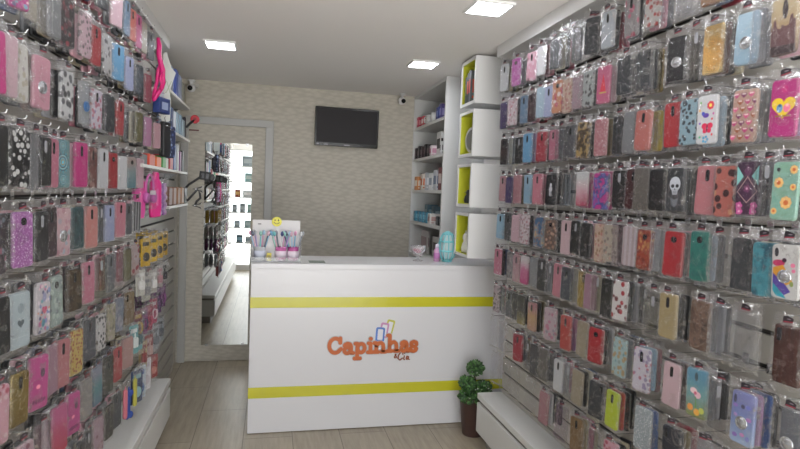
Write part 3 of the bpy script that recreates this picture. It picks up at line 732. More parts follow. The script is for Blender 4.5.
def d_butterfly():
    s = []
    def bf(cx, cz, k, c):
        for sx in (-1, 1): s.append((disc(cx+sx*.008*k, cz+.005*k, .008*k, .007*k), c)); s.append((disc(cx+sx*.006*k, cz-.006*k, .006*k, .006*k), c))
        s.append((disc(cx, cz, .0015*k, .011*k), '#2a2030'))
    for P in petals(.012, .04, .008, 7, .005): s.append((P, '#d83a4a'))
    s.append((disc(.012, .04, .005), '#f0d24a')); bf(.004, -.025, 1.25, '#d0294f'); s.append((disc(-.002, .012, .011, .007), '#5a3a9a')); s.append((disc(-.012, .018, .006), '#3a4ab8'))
    for P in petals(.0, -.058, .008, 5, .004): s.append((P, '#3a9ac8'))
    for x, z, c in ((-.022, .05, '#5fae4a'), (.024, .015, '#c04a9a'), (-.022, -.01, '#7a4ab0'), (.022, -.045, '#d83a4a'), (-.02, -.05, '#3fae7a'), (.02, .0, '#d83a4a'), (-.024, .028, '#e0a030')): s.append((disc(x, z, .0035), c))
    return s
def d_owls():
    s = []
    for r in range(7):
        for k in range(3):
            x = -.021+.021*k+(.008 if r % 2 else -.004); z = .056-.0188*r; c = ['#a8356a', '#6a2a50', '#c0507a', '#8a4a2a'][(r*3+k) % 4]
            s += [(heart(x, z, .0086), c), (disc(x-.0028, z+.003, .0022), '#e8d8d0'), (disc(x+.0028, z+.003, .0022), '#e8d8d0')]
    return s
def d_pinkheart():
    return [(heart(0, .004, .030), '#d9b820'), (disc(-.009, .0, .008, .011), '#5a8ab0'), (disc(-.009, .007, .004), '#2a4a6a'), (disc(.009, .0, .009, .011), '#d86a8a'), (disc(.009, .007, .004), '#e8b0a0'), ([(-.018, -.017), (.018, -.017), (.018, -.021), (-.018, -.021)], '#8a6a18'), (disc(0, .047, .008, .01), '#b0246a')]
def d_skull():
    return [(disc(0, .018, .022, .024), '#b8bcc4'), ([(-.013, .002), (.013, .002), (.009, -.016), (-.009, -.016)], '#a8acb4'), (disc(-.009, .012, .0068, .006), '#17181c'), (disc(.009, .012, .0068, .006), '#17181c'), ([(0, .006), (.003, -.001), (-.003, -.001)], '#17181c')] + [([(x-.0007, -.004), (x+.0007, -.004), (x+.0007, -.015), (x-.0007, -.015)], '#17181c') for x in (-.006, -.002, .002, .006)] + [([(-.018+.001*k, -.024-.006*k), (0, -.034-.006*k), (.018-.001*k, -.024-.006*k), (.016-.001*k, -.027-.006*k), (0, -.038-.006*k), (-.016+.001*k, -.027-.006*k)], '#7a7e86') for k in range(4)]
def d_geo():
    s = [([(-.032, .06), (-.012, .032), (-.032, .008)], '#7ab8b4'), ([(.032, .06), (.012, .032), (.032, .008)], '#7ab8b4'), ([(0, .062), (-.012, .046), (0, .03), (.012, .046)], '#5a3050'), ([(0, .03), (-.028, -.008), (0, -.036), (.028, -.008)], '#3a1c38')]
    s += [([(-.028, -.008), (0, -.036), (.028, -.008), (.0295, -.008), (0, -.0385), (-.0295, -.008)], '#c8a8a0'), ([(0, .03), (.028, -.008), (.0295, -.008), (0, .0325), (-.0295, -.008), (-.028, -.008)], '#c8a8a0')]
    for x, z in ((-.022, -.045), (.022, -.045), (-.02, -.06), (.02, -.06), (0, 0)):
        for P in petals(x, z, .0065, 5, .0045): s.append((P, '#b8508a' if z < -.01 else '#6a3058'))
        s.append((disc(x, z, .003), '#e0a8c0'))
    return s
def d_daisies():
    s = []
    for x, z, k in ((-.016, .02, 1.1), (.008, -.028, 1.3), (.022, .052, .9), (-.022, -.05, .7), (.024, .01, .7)):
        for P in petals(x, z, .008*k, 8, .0042*k): s.append((P, '#e2b06a'))
        s.append((disc(x, z, .005*k), '#c8622a'))
    s.append((disc(-.018, .052, .005), '#20262a')); return s
def d_splash():
    return [(disc(-.016, .022, .016, .009), '#b02a5a'), (disc(-.002, .03, .006), '#30182a'), ([(-.03, .01), (-.005, .018), (.022, -.026), (.004, -.034), (-.03, -.005)], '#c88a2a'), ([(-.03, -.005), (.004, -.034), (.016, -.05), (.0, -.06), (-.03, -.03)], '#4a3a8a'), ([(-.03, -.03), (.0, -.06), (.006, -.068), (-.02, -.064), (-.03, -.05)], '#2a8a9a'), (disc(.02, .018, .006), '#d06a8a'), (disc(.022, .004, .005), '#d06a8a'), (disc(.018, -.03, .005, .007), '#7a8a4a'), (disc(-.022, .05, .0055, .012), '#25242a')]
def d_heartcase(): return [(disc(0, .03, .011, .013), '#7f8c90'), (heart(0, -.008, .012), '#4a5458')] + [([(-.028, -.042), (.028, -.042), (.028, -.0432), (-.028, -.0432)], '#a8b4b8')]
def d_bears():
    s = [(disc(.012, .038, .012, .010), '#8a5a70'), (disc(.004, .047, .004), '#8a5a70'), (disc(.02, .047, .004), '#8a5a70'), (disc(.012, .024, .009, .012), '#503848')]
    for k in range(5): s.append((disc(-.02+.01*k, -.048, .0045, .008 if k % 2 else .006), '#6a2a52'))
    s.append((disc(-.004, -.01, .008, .006), '#e88aa0')); return s
def d_mandala():
    s = []
    for zc, k in ((.004, 1), (.052, .62), (-.046, .62)):
        for r, c in ((.026, '#2d4a58'), (.022, '#8ab0b4'), (.0175, '#3a2a30'), (.014, '#5a98a8'), (.009, '#9a7a3a'), (.0055, '#58b8d0')): s.append((disc(0, zc, r*k, r*k, 20), c))
        for P in petals(0, zc, .0275*k, 12, .0035*k): s.append((P, '#4a8a98'))
    return s
def d_girl():
    r_ = random.Random(3); s = []
    for k in range(46):
        x, z = r_.uniform(-.03, .03), r_.uniform(-.066, .066); s.append((disc(x, z, r_.uniform(.003, .008), r_.uniform(.003, .008), 9), r_.choice(['#c0708c', '#7a86b0', '#c88a72', '#6a98a0', '#a8608a', '#cfc6cc', '#5a5a78', '#d8b8c0'])))
    return s+[(disc(0, .03, .01, .013), '#8a8aa8'), (heart(.002, -.005, .013), '#b8486a'), (disc(-.004, -.04, .009, .012), '#4a7a8a')]
def d_castleless(): return [([(-.032, -.068), (.032, -.068), (.032, .012), (.026, .01), (.024, .024), (.018, .022), (.014, .0), (.006, -.002), (-.004, .004), (-.008, -.006), (-.016, -.002), (-.02, .02), (-.026, .018), (-.027, .002), (-.032, .004)], '#54383a'), ([(-.032, -.068), (.032, -.068), (.032, -.05), (-.032, -.045)], '#2c1e22'), (disc(.004, .04, .0075, .024), '#2c2226')]
def d_whitefig(): return [(disc(.0, .022, .007, .008), '#c8c8cc'), (disc(0, .002, .012, .013), '#b8b8be'), (disc(-.004, -.018, .005, .012), '#a8a8ae'), (disc(.004, -.022, .005, .010), '#909096')]
def d_watermelon(): return [([(-.016, -.026), (.016, -.026), (0, .04)], '#c8283c'), ([(-.018, -.028), (.018, -.028), (.018, -.033), (-.018, -.033)], '#b8a04a')]
def d_flower_photo(): return [(disc(-.008, .006, .012, .009), '#e8c8cc'), (disc(.006, -.004, .011, .01), '#e0b0bc'), (disc(-.002, .0, .005), '#c84a6a'), ([(-.002, -.01), (.001, -.01), (.003, -.05), (-.001, -.05)], '#5a8a4a'), (disc(-.018, -.045, .01), '#d88a3a'), (disc(.004, -.054, .01), '#e0a040'), (disc(.02, -.046, .009), '#b8c05a'), (disc(0, .048, .0055, .013), '#34444a')]
def d_bluering(): return [(disc(-.022, .03, .007, .005), '#8a6ab0'), (disc(.016, .034, .008, .006), '#6a70b8'), (disc(.02, .002, .008, .006), '#a06aa8'), (disc(-.018, -.05, .008, .006), '#7a5aa0'), (disc(.004, -.044, .007, .005), '#b878a8'), (disc(.02, -.05, .006, .007), '#6a70b8'), (disc(.0, .032, .006, .006), '#40405a'), (disc(-.024, .048, .0045, .012), '#404058'), (disc(-.02, .005, .006, .005), '#a080b8')]
DES = dict(butterfly=d_butterfly, owls=d_owls, pinkheart=d_pinkheart, skull=d_skull, geo=d_geo, daisies=d_daisies, splash=d_splash, heartcase=d_heartcase, bears=d_bears, mandala=d_mandala,
           girl=d_girl, castle=d_castleless, whitefig=d_whitefig, melon=d_watermelon, flowerphoto=d_flower_photo, bluering=d_bluering)

# look words -> (pattern, colours..., options)
K = {
 'white': ('solid', '#d2d3d6', 'p'), 'pearl white': ('solid', '#dcdcdf', ''), 'clear': ('clear', '#d8d9dc', ''), 'silver clear': ('clear', '#b9bcc0', 'p'), 'grey clear': ('clear', '#8b8d90', ''),
 'smoky clear': ('clear', '#5e6064', 'p'), 'beige clear': ('clear', '#c6bca6', 'p'), 'pink clear': ('clear', '#d0a0ac', ''), 'yellowish clear': ('clear', '#b8b37a', 'p'), 'olive clear': ('clear', '#7c7a4e', 'p'),
 'pale blue clear': ('clear', '#a9c0cc', ''), 'peach clear': ('clear', '#d4b49c', ''), 'lilac clear': ('clear', '#b8a6c0', ''),
 'magenta glitter': ('glitter', '#a82a90', '#c85ab4', 'q'), 'purple glitter': ('glitter', '#9a4a9a', '#b86ab8', 'q'), 'rose glitter': ('glitter', '#b45a66', '#cc8a90', ''), 'gold glitter': ('glitter', '#a8905a', '#c4ae7a', 'p'),
 'blush figure': ('floral', '#d494a8', '#8a4a60', '#e0b8c4', 40, 'p'), 'dusty rose': ('solid', '#b87a86', ''), 'dusty pink': ('solid', '#c08a94', 'p'), 'slate': ('solid', '#4a4e56', 'p'), 'dark slate': ('solid', '#34383e', ''),
 'charcoal': ('solid', '#3c3e42', 'c'), 'black': ('solid', '#1d1d20', 'p'), 'plain black': ('solid', '#1a1a1d', ''), 'silver blue': ('solid', '#b4bcc6', 'p'), 'grey': ('solid', '#85878c', ''), 'dark grey': ('solid', '#505256', 'p'),
 'striped grey': ('stripe', '#54565a', '#6c6e72', ''), 'striped black': ('stripe', '#26282b', '#3c3f44', 'c'), 'rose bloom clear': ('floral', '#8d8788', '#b83a58', '#c85a78', 30, 'p'), 'red bloom': ('floral', '#bdb8b4', '#a04a48', '#b8322e', 45, ''),
 'tan brown': ('gradient', '#8a5a36', '#b89878', '#cfc4b8', ''), 'brown': ('solid', '#6e4830', ''), 'purple': ('solid', '#4a3872', ''), 'white pink floral': ('floral', '#d4c4c8', '#c0607a', '#a88a90', 70, ''),
 'steel blue': ('solid', '#5f7f9e', 'p'), 'wine': ('solid', '#3c1c26', 'p'), 'pale blue': ('solid', '#a9c4d6', ''), 'lavender blue': ('solid', '#a4aed4', 'p'), 'orange pink floral': ('floral', '#d88a62', '#cf4a68', '#e8d8d4', 38, 'q'),
 'peach floral': ('floral', '#cfae9a', '#c07a70', '#a8805c', 60, ''), 'grey pink': ('marble', '#8c8688', '#b08a98', '#9c9698', ''), 'spotted clear': ('spots', '#a8b0ae', '#3a3c40', 50, ''), 'melon print': ('solid', '#d8608a', '', 'melon'),
 'pale pink': ('solid', '#d8aeba', ''), 'black ring grip': ('solid', '#1e1e22', 'R'), 'gold mirror': ('foil', '#c08a3a', '#d8b878', ''), 'gold': ('foil', '#b8923e', '#d0b468', 'p'), 'dark red': ('solid', '#5a2020', ''), 'pale blue ring': ('gradient', '#8fb4cc', '#a8c8da', 'R'),
 'sepia skyline': ('gradient', '#6a4a44', '#b89a70', '#c4ae86', '', 'castle'), 'black red': ('gradient', '#1c1a1c', '#3a2220', '#1c1a1c', 'p'), 'sky blue': ('solid', '#62a4d4', 'p'), 'lilac': ('solid', '#b898c4', ''), 'crimson': ('solid', '#b42a3e', 'p'),
 'pink': ('solid', '#d0708c', 'p'), 'leopard gold': ('leopard', '#b8985c', '#4a3a26', ''), 'salmon': ('solid', '#cc6e66', 'p'), 'coral': ('solid', '#d0604e', 'p'), 'yellow': ('solid', '#d4b93a', ''), 'red': ('solid', '#b8222c', 'q'), 'bright red': ('solid', '#c42630', 'p'),
 'dotted pale blue': ('spots', '#96bccb', '#33404c', 70, ''), 'butterfly print': ('solid', '#e4e6e8', '', 'butterfly'), 'owl print': ('solid', '#c8a08c', '', 'owls'), 'hot pink heart': ('solid', '#cc2484', '', 'pinkheart'), 'hot pink': ('solid', '#d22c82', 'p'),
 'light blue': ('solid', '#8fbcd8', 'p'), 'pink rose': ('solid', '#d4798c', 'p'), 'black white figure': ('solid', '#1c1c20', '', 'whitefig'), 'grey blue clear': ('clear', '#8a9eac', ''), 'pink white': ('gradient', '#cc4a6a', '#e0b8c0', '#d8dcdc', ''),
 'magenta blue collage': ('splash', '#c0308a', '#3a3a7a', '#5a6ab8', '#a03a90', ''), 'maroon': ('solid', '#4c1a1e', 'p'), 'grey brown': ('solid', '#6a645e', ''), 'skull print': ('solid', '#3a3d43', '', 'skull'), 'rose gold': ('solid', '#c4747a', 'p'),
 'coral floral': ('floral', '#c86a5e', '#4a2a2e', '#d89a70', 40, ''), 'purple diamond floral': ('solid', '#4a2a48', '', 'geo'), 'mint daisy': ('marble', '#7cc0aa', '#94ccb8', '#86c0a0', '', 'daisies'), 'blue orange': ('splash', '#3a6a9a', '#c07a3a', '#5a9ac0', '#d8b080', ''),
 'brown floral': ('floral', '#6a5448', '#a8806a', '#c8a08a', 55, 'q'), 'beige floral': ('floral', '#b8ac9a', '#8a7a72', '#c49a8c', 60, ''), 'pink stripe clear': ('stripe', '#b8a0a8', '#c8bcc0', ''), 'burnt floral': ('floral', '#b0462e', '#d89a5a', '#8a2a24', 55, 'q'),
 'teal': ('marble', '#1f7068', '#2a8a7c', '#1a5a58', 'q'), 'teal blue': ('marble', '#2a7a90', '#4aa0b0', '#1f5a70', ''), 'whitish clear': ('clear', '#c9c9c8', ''), 'colour splash': ('solid', '#d4d2cf', 'R', 'splash'), 'hot pink white': ('gradient', '#d03a80', '#d85a94', '#dcd0d4', ''),
 'grey floral': ('floral', '#8a888a', '#b89aa4', '#5a585c', 60, ''), 'white red print': ('floral', '#d8d4d2', '#b8323a', '#7a2a30', 45, ''), 'olive': ('solid', '#6e6a3e', ''), 'champagne gold': ('solid', '#b39c6c', 'p'), 'brown print': ('marble', '#5a4438', '#8a6a58', '#3a2e2a', ''),
 'walnut': ('wood', '#42221e', '#5e342c', 'l'), 'outlined clear': ('clear', '#cdced0', ''), 'dark pattern': ('floral', '#b8a0a8', '#3a3038', '#5a4850', 60, ''), 'yellow black': ('gradient', '#9a8a3a', '#26241e', '#1e1c1a', ''), 'orange pink': ('gradient', '#c8947a', '#d0a060', '#c07a80', 'p'),
 'pink grey floral': ('floral', '#b8a0a8', '#c0708a', '#8a8490', 50, ''), 'orange red': ('solid', '#c4463c', 'p'), 'purple pink': ('gradient', '#8a5a90', '#c07aa0', ''), 'beige': ('solid', '#a8987e', ''), 'pale blue floral': ('floral', '#a8c8c8', '#c0a070', '#7aa8b0', 55, ''),
 'lavender floral': ('floral', '#cfc8d4', '#c06a80', '#9a8ab0', 60, 'p'), 'flower photo': ('gradient', '#8a9a5a', '#7ab4b8', '#5a9ab8', '', 'flowerphoto'), 'lilac blossom ring': ('gradient', '#a4bce0', '#7c90cc', '#8a90d0', 'R', 'bluering'), 'pink purple': ('solid', '#b07aae', ''), 'smoky ring': ('clear', '#56585e', 'R'),
 'neon yellow': ('solid', '#c6dc22', 'p'), 'red orange': ('solid', '#cc3a26', ''), 'sparkle clear': ('glitter', '#8d979c', '#a9b4b8', ''), 'blue': ('solid', '#2a5fae', ''), 'navy': ('solid', '#262a38', 'l'), 'magenta framed clear': ('clear', '#c08ab4', ''), 'bronze': ('wood', '#7a5a36', '#94744a', 'p'),
 'pink floral': ('floral', '#d49aa8', '#b84a5e', '#e0c0c4', 55, ''), 'pinkish red': ('solid', '#c04a5c', ''), 'blue orange dots': ('girlp', ''), 'hot pink collage': ('solid', '#cf3a94', '', 'girl'), 'black red floral': ('floral', '#2a2528', '#a83a44', '#6a3038', 45, ''), 'pink floral strip': ('floral', '#d8b0bc', '#8a7a80', '#6a5a60', 60, ''),
 'white dark floral': ('floral', '#c8c6c6', '#3c3a40', '#6a686e', 50, ''), 'photo frame black': ('marble', '#24262c', '#5a6470', '#1c1c20', ''), 'white floral': ('floral', '#cfccc4', '#a89aa0', '#b8b09a', 50, ''), 'pink ring': ('solid', '#d08ea0', 'R'), 'white figure': ('floral', '#d0d2d2', '#4a4648', '#5a5a60', 42, ''),
 'blue dot clear': ('clear', '#b0b8bc', 'R'), 'black white spots': ('spots', '#1c1c1f', '#d6d6d4', 62, ''), 'teal mandala': ('solid', '#6f9496', '', 'mandala'), 'brown red': ('floral', '#7a3a34', '#b88a80', '#5a2c2a', 34, 'p'), 'blue teal grey': ('gradient', '#5a8a98', '#8aa0a4', '#b09890', 'q'),
 'floral dark': ('floral', '#3a2e36', '#b06a80', '#7a8a98', 50, ''), 'blush ring floral': ('floral', '#d0a8ae', '#a8b8c4', '#c08a98', 45, 'R'), 'dark teal': ('marble', '#22323a', '#2f5a5e', '#1f262e', ''), 'salmon pink': ('solid', '#d6857e', 'p'), 'black white stripes': ('stripe', '#26282c', '#a8aaac', ''),
 'pale heart': ('solid', '#b4c4ca', '', 'heartcase'), 'bright floral': ('solid', '#d6cfd4', '', 'girl'), 'mint floral clear': ('floral', '#9ab0a8', '#7a8a90', '#b8ccc0', 50, 'q'), 'black brown': ('marble', '#221c18', '#5a4830', '#2a2420', 'p'), 'red floral': ('spots', '#c0a8a4', '#a82a3a', 34, ''),
 'pink bear print': ('solid', '#cf4a92', '', 'bears'), 'yellow floral': ('spots', '#d0b458', '#a8402e', 95, ''), 'white black spots': ('spots', '#d2d0d0', '#26242a', 62, ''), 'olive floral': ('floral', '#a8a080', '#7a7458', '#b8a8a0', 50, ''), 'blue grey': ('marble', '#8c97a6', '#6a7890', '#a8a4b0', ''),
 'tan wood': ('wood', '#7a6242', '#967c56', 'l'), 'red pink': ('gradient', '#c83a50', '#d04a78', '#cf5a90', ''), 'beige grey': ('marble', '#a89a90', '#8c8888', '#b8aa98', ''), 'blue teal': ('gradient', '#5a7a98', '#4a9098', '#8a90a8', ''), 'dark olive': ('solid', '#3c3c34', 'p'), 'pink grey print': ('floral', '#b898a4', '#8a4a60', '#c8b0b8', 45, ''),
 'pink beige': ('solid', '#c0938e', ''), 'pale rose': ('solid', '#dcb4bc', 'p'), 'rose red': ('solid', '#b0485a', ''), 'gunmetal': ('solid', '#5a5e64', 'p'), 'lilac pink': ('solid', '#cc86b0', ''), 'light pink': ('solid', '#dca4b0', ''), 'mauve': ('solid', '#a8788e', ''), 'cream': ('solid', '#cfc6b4', 'p'),
}
ROWZ = [2.262, 2.058, 1.852, 1.648, 1.446, 1.245, 1.042, .842, .648]
ORD = ['top', 'second', 'third', 'fourth', 'fifth', 'sixth', 'seventh', 'eighth', 'lowest']
RIGHT = {
1: "501-508 white;512-521 magenta glitter;+silver clear;527-537 blush figure;538-545 pearl white;+dusty rose;551-560 striped grey;562-567 grey clear;568-577 beige clear;+grey;584-600 dark slate;+black;602-614 silver blue;+plain black;625-638 rose bloom clear;+dark grey;646-661 red bloom;665-676 clear;680-694 whitish clear;+clear;704-722 tan brown;+brown",
2: "501-507 purple;508-517 white pink floral;+plain black;521-528 steel blue;529-535 wine;537-545 pale blue;546-552 lavender blue;553-563 orange pink floral;565-572 peach floral;574-581 grey pink;584-593 spotted clear;+grey;598-611 melon print;+pale pink;618-632 dark slate;+black;637-652 charcoal;+plain black;+gold;667-687 black ring grip;690-702 beige clear;703-723 gold mirror;+dark red;737-758 pale blue ring;760-772 clear;773-798 sepia skyline",
3: "501-508 black red;509-515 pale blue clear;516-523 black;524-532 sky blue;+lilac;537-547 crimson;+plain black;551-556 pink;557-565 grey clear;566-575 dark grey;577-590 leopard gold;+black;596-606 rose glitter;613-626 striped black;627-634 grey;636-651 salmon;+peach clear;+yellow;666-682 bright red;686-694 dotted pale blue;+grey clear;699-718 butterfly print;+pale blue;734-757 owl print;+grey;771-798 hot pink heart;+lilac",
4: "500-506 dusty pink;507-512 purple;514-521 dusty rose;525-531 light blue;533-542 pink rose;546-557 black white figure;+plain black;566-575 grey blue clear;577-588 pink white;+hot pink;593-609 magenta blue collage;+hot pink;614-626 black;629-637 maroon;638-646 grey brown;+dark grey;651-664 plain black;668-684 skull print;+dark slate;696-717 rose gold;+pale pink;720-733 coral floral;737-761 purple diamond floral;764-773 smoky clear;776-796 mint daisy;+black",
5: "497-504 light blue;506-511 dark grey;512-520 pale pink;521-529 white pink floral;+black;535-543 blue orange;545-557 brown floral;+black;562-571 pale rose;572-580 black;582-590 plain black;596-605 peach floral;606-614 beige floral;616-624 pink clear;626-635 pink stripe clear;638-652 burnt floral;655-664 clear;665-683 red;+dark grey;692-708 teal;+pale blue;713-728 whitish clear;731-756 charcoal;+purple;760-769 teal blue;775-798 colour splash;+dark slate",
6: "495-501 pink;+plain black;508-513 grey floral;514-519 dusty pink;521-528 hot pink white;531-537 grey;538-546 black;547-554 silver clear;555-561 pink rose;562-572 slate;574-579 grey clear;580-587 gold;588-593 mauve;594-602 yellowish clear;604-611 plain black;613-628 white red print;634-647 grey clear;+yellowish clear;649-658 olive clear;660-676 champagne gold;+silver clear;693-708 brown print;+dark slate;716-726 clear;735-756 outlined clear;775-800 walnut",
7: "494-499 dark pattern;502-506 grey clear;507-512 slate;513-518 plain black;519-524 yellow black;+black;529-535 orange pink;+plain black;543-558 pink grey floral;561-571 orange red;+purple pink;578-587 beige;588-603 red;+black;614-626 pale blue floral;+grey;634-650 lavender floral;+light blue;+dusty rose;665-680 pale rose;+maroon;688-707 flower photo;+grey;716-724 smoky clear;732-755 lilac blossom ring;+pink purple;+blue;778-797 smoky ring",
8: "513-523 crimson;+grey;526-531 smoky clear;532-537 dark slate;539-548 grey brown;550-554 grey clear;555-563 white;566-571 silver clear;573-581 beige;+black;589-604 charcoal;+brown;608-617 neon yellow;+red orange;+black;635-651 sparkle clear;+blue;662-682 navy;690-711 outlined clear;+grey clear;723-740 pink clear;752-768 slate",
9: "541-547 dusty rose;+pearl white;+plain black;555-567 magenta framed clear;570-583 bronze;+champagne gold;588-599 grey clear;602-618 pink floral;622-640 pinkish red;648-664 grey floral;676-694 white floral",
}
LEFT = {
1: "58-70 grey clear;74-85 silver clear;88-95 grey;96-108 navy;110-123 pale pink;124-129 steel blue;129-135 coral;135-141 hot pink;141-146 beige;147-154 gunmetal",
2: "-10-4 grey clear;7-28 hot pink collage;28-35 beige clear;36-51 whitish clear;52-57 grey;57-75 black red floral;+plain black;79-90 pink floral strip;91-100 bright red;103-110 white dark floral;+black;111-124 sky blue;125-133 lavender blue;134-143 photo frame black;144-151 rose red",
3: "-14-4 hot pink;4-12 pale pink;12-26 white floral;31-50 pink ring;+brown;60-72 white figure;+black;79-90 blue dot clear;90-102 lavender floral;104-113 dark slate;117-122 bright red;124-134 grey clear;135-142 olive;144-151 lilac pink;153-160 light pink",
4: "-10-6 plain black;8-29 black white spots;30-37 grey clear;38-49 black;50-54 pink;54-69 teal mandala;+navy;73-87 hot pink;88-95 brown red;+dark slate;98-107 white;108-117 red;118-126 pearl white;127-135 blue teal grey;136-143 pale pink",
5: "-12-5 floral dark;11-33 purple glitter;35-46 black;47-52 wine;53-70 blush ring floral;72-83 dark teal;84-97 salmon pink;97-104 smoky clear;105-114 lavender blue;114-125 pink rose;125-131 gunmetal;132-140 black white stripes",
6: "-12-8 plain black;9-28 pale heart;+olive clear;35-49 bright floral;+dark slate;49-61 mint floral clear;66-82 black brown;+wine;82-94 pink;95-106 olive clear;107-113 gunmetal;113-123 pink clear;124-130 olive;130-139 red floral",
7: "-14-9 pink floral;10-27 gold;28-48 pink bear print;+black;47-55 mauve;54-69 rose gold;69-82 yellow floral;84-95 slate;+navy;96-105 white black spots;107-114 olive floral;114-123 blue grey;124-134 tan wood;+black",
8: "14-32 pink grey print;35-50 pink clear;52-66 red pink;66-80 pink bear print;81-92 beige grey;93-101 blue teal;103-113 dark olive;114-121 bright red;121-133 pink beige",
9: "58-70 silver clear;74-84 dark grey;84-92 smoky clear;92-103 pink grey print;104-112 dark olive;112-120 slate",
}
def tone(h, clear):
    c = [int(h[i:i+2], 16) for i in (1, 3, 5)]; g = sum(c)/3
    c = [x*.84+g*.16 for x in c]
    c = [x*.85+255*.15*.8 for x in c] if clear else [max(0, x*.86-8) for x in c]
    return '#%02x%02x%02x' % tuple(int(max(0, min(255, x))) for x in c)
K = {k: tuple(tone(x, v[0] == 'clear') if isinstance(x, str) and x.startswith('#') else x for x in v) for k, v in K.items()}
rnd = random.Random(5)
CASE_N = 0
def hook(side, y, z, tip, label, scene_group):
    xw = XR if side > 0 else XL
    t = thing('slatwall_hook', label, 'display hook', (xw, y, z), 0, scene_group)
    if 'plate' not in HOOK_ME:
        bm = bmesh.new(); box(bm, -.003, 0, -.012, .012, -.012, .02); bevel(bm, .001, 1); HOOK_ME['plate'] = mesh(bm, 'back_plate')
    k = round(tip, 3)
    if k not in HOOK_ME:
        bm = bmesh.new(); tube(bm, [(-.002, 0, 0), (-tip+.008, 0, 0), (-tip+.002, 0, .002), (-tip, 0, .010)], .0017, 6); HOOK_ME[k] = mesh(bm, 'wire')
    t.rotation_euler = (0, 0, 0 if side > 0 else PI)
    obj('back_plate', HOOK_ME['plate'], METAL, t); obj('wire', HOOK_ME[k], METAL, t)
    return t
HOOK_ME = {}
def pack(loc, rz, key, label, depth, group):
    global CASE_N
    t = thing('bagged_phone_case', label, 'phone case', loc, rz, group); CASE_N += 1
    spec = K[key]; pat = spec[0]; cols = [c for c in spec[1:] if not (isinstance(c, str) and not c.startswith('#'))]
    opts = [c for c in spec[1:] if isinstance(c, str) and not c.startswith('#')]
    cut = opts[0] if opts else ''; des = opts[1] if len(opts) > 1 else None
    m = casemat(pat, *cols)
    if des:
        me, ms = printed(DES[des](), m)
        c = bpy.data.objects.new('phone_case', me); COL.objects.link(c); c.parent = t
        for x in ms: me.materials.append(x)
    else:
        c = obj('phone_case', CASE_ME, m, t) if CASE_ME.materials else obj('phone_case', CASE_ME, m, t)
    c.location = (rnd.uniform(-.003, .003), 0, CZ+rnd.uniform(-.004, .003)); c.rotation_euler = (0, R_(rnd.uniform(-2.2, 2.2)), 0)
    s = rnd.uniform(.95, 1.05); c.scale = (rnd.uniform(.95, 1.05), 1, s)
    if cut and cut in CUTS: obj('camera_window', CUTS[cut], CUTL if pat == 'clear' or key in ('black', 'plain black') else CUTM, c)
    if 'R' in cut: obj('ring_grip', RING_ME, solid('#c4c6ca', .22, .8) if key != 'blue dot clear' else solid('#2f5f94', .3), c)
    bg_ = obj('bag', BAGS[rnd.randrange(6)], [BAG, BAGE], t)
    if depth == 0 or rnd.random() < .35: obj('hang_tag', TAB_ME, TABM, t, (rnd.uniform(-.006, .006), -.002, -.006), (0, R_(rnd.uniform(-9, 9)), 0))
    return t
for b in BAGS: b.materials.append(BAG); b.materials.append(BAGE)
CASE_ME.materials.append(WHITE); RING_ME.materials.append(METAL)
for cme in CUTS.values(): cme.materials.append(CUTM)
for m in TABM: TAB_ME.materials.append(m)

def solve_rot(side, X, Y, z, wpx):
    best = 12.
    err = 1e9
    for a in range(0, 31, 2):
        th = R_(-90+a) if side > 0 else R_(90-a)
        dx, dy = math.cos(th)*CW/2, math.sin(th)*CW/2
        w_ = abs(pxof((X+dx, Y+dy, z))-pxof((X-dx, Y-dy, z)))
        if abs(w_-wpx) < err: err = abs(w_-wpx); best = a
    return max(4, min(24, .6*best+.4*13))
STOCKC = ['#121214', '#1c1d20', '#2a2b2f', '#404246', '#6a6c70', '#9a9b9e', '#7a2a34', '#a86a78', '#c898a4', '#4a5a78', '#6a6048', '#b0a890']
STOCK = {1: bmesh.new(), -1: bmesh.new()}
def stock(side, loc, th):
    bm = STOCK[side]; o = len(bm.verts); before = set(bm.verts); nf = len(bm.faces)
    mi = rnd.choice((0, 0, 1, 1, 2, 2, 3, 4, 5, 6, 7, 8, 9, 10, 11))
    prism_xz(bm, [(x, z+CZ) for x, z in case_outline()], -CT_/2, CT_/2, mi, .003)
    vs = [v for v in bm.verts if v not in before]
    bmesh.ops.transform(bm, verts=vs, matrix=Matrix.Translation(loc) @ Matrix.Rotation(th, 4, 'Z'))
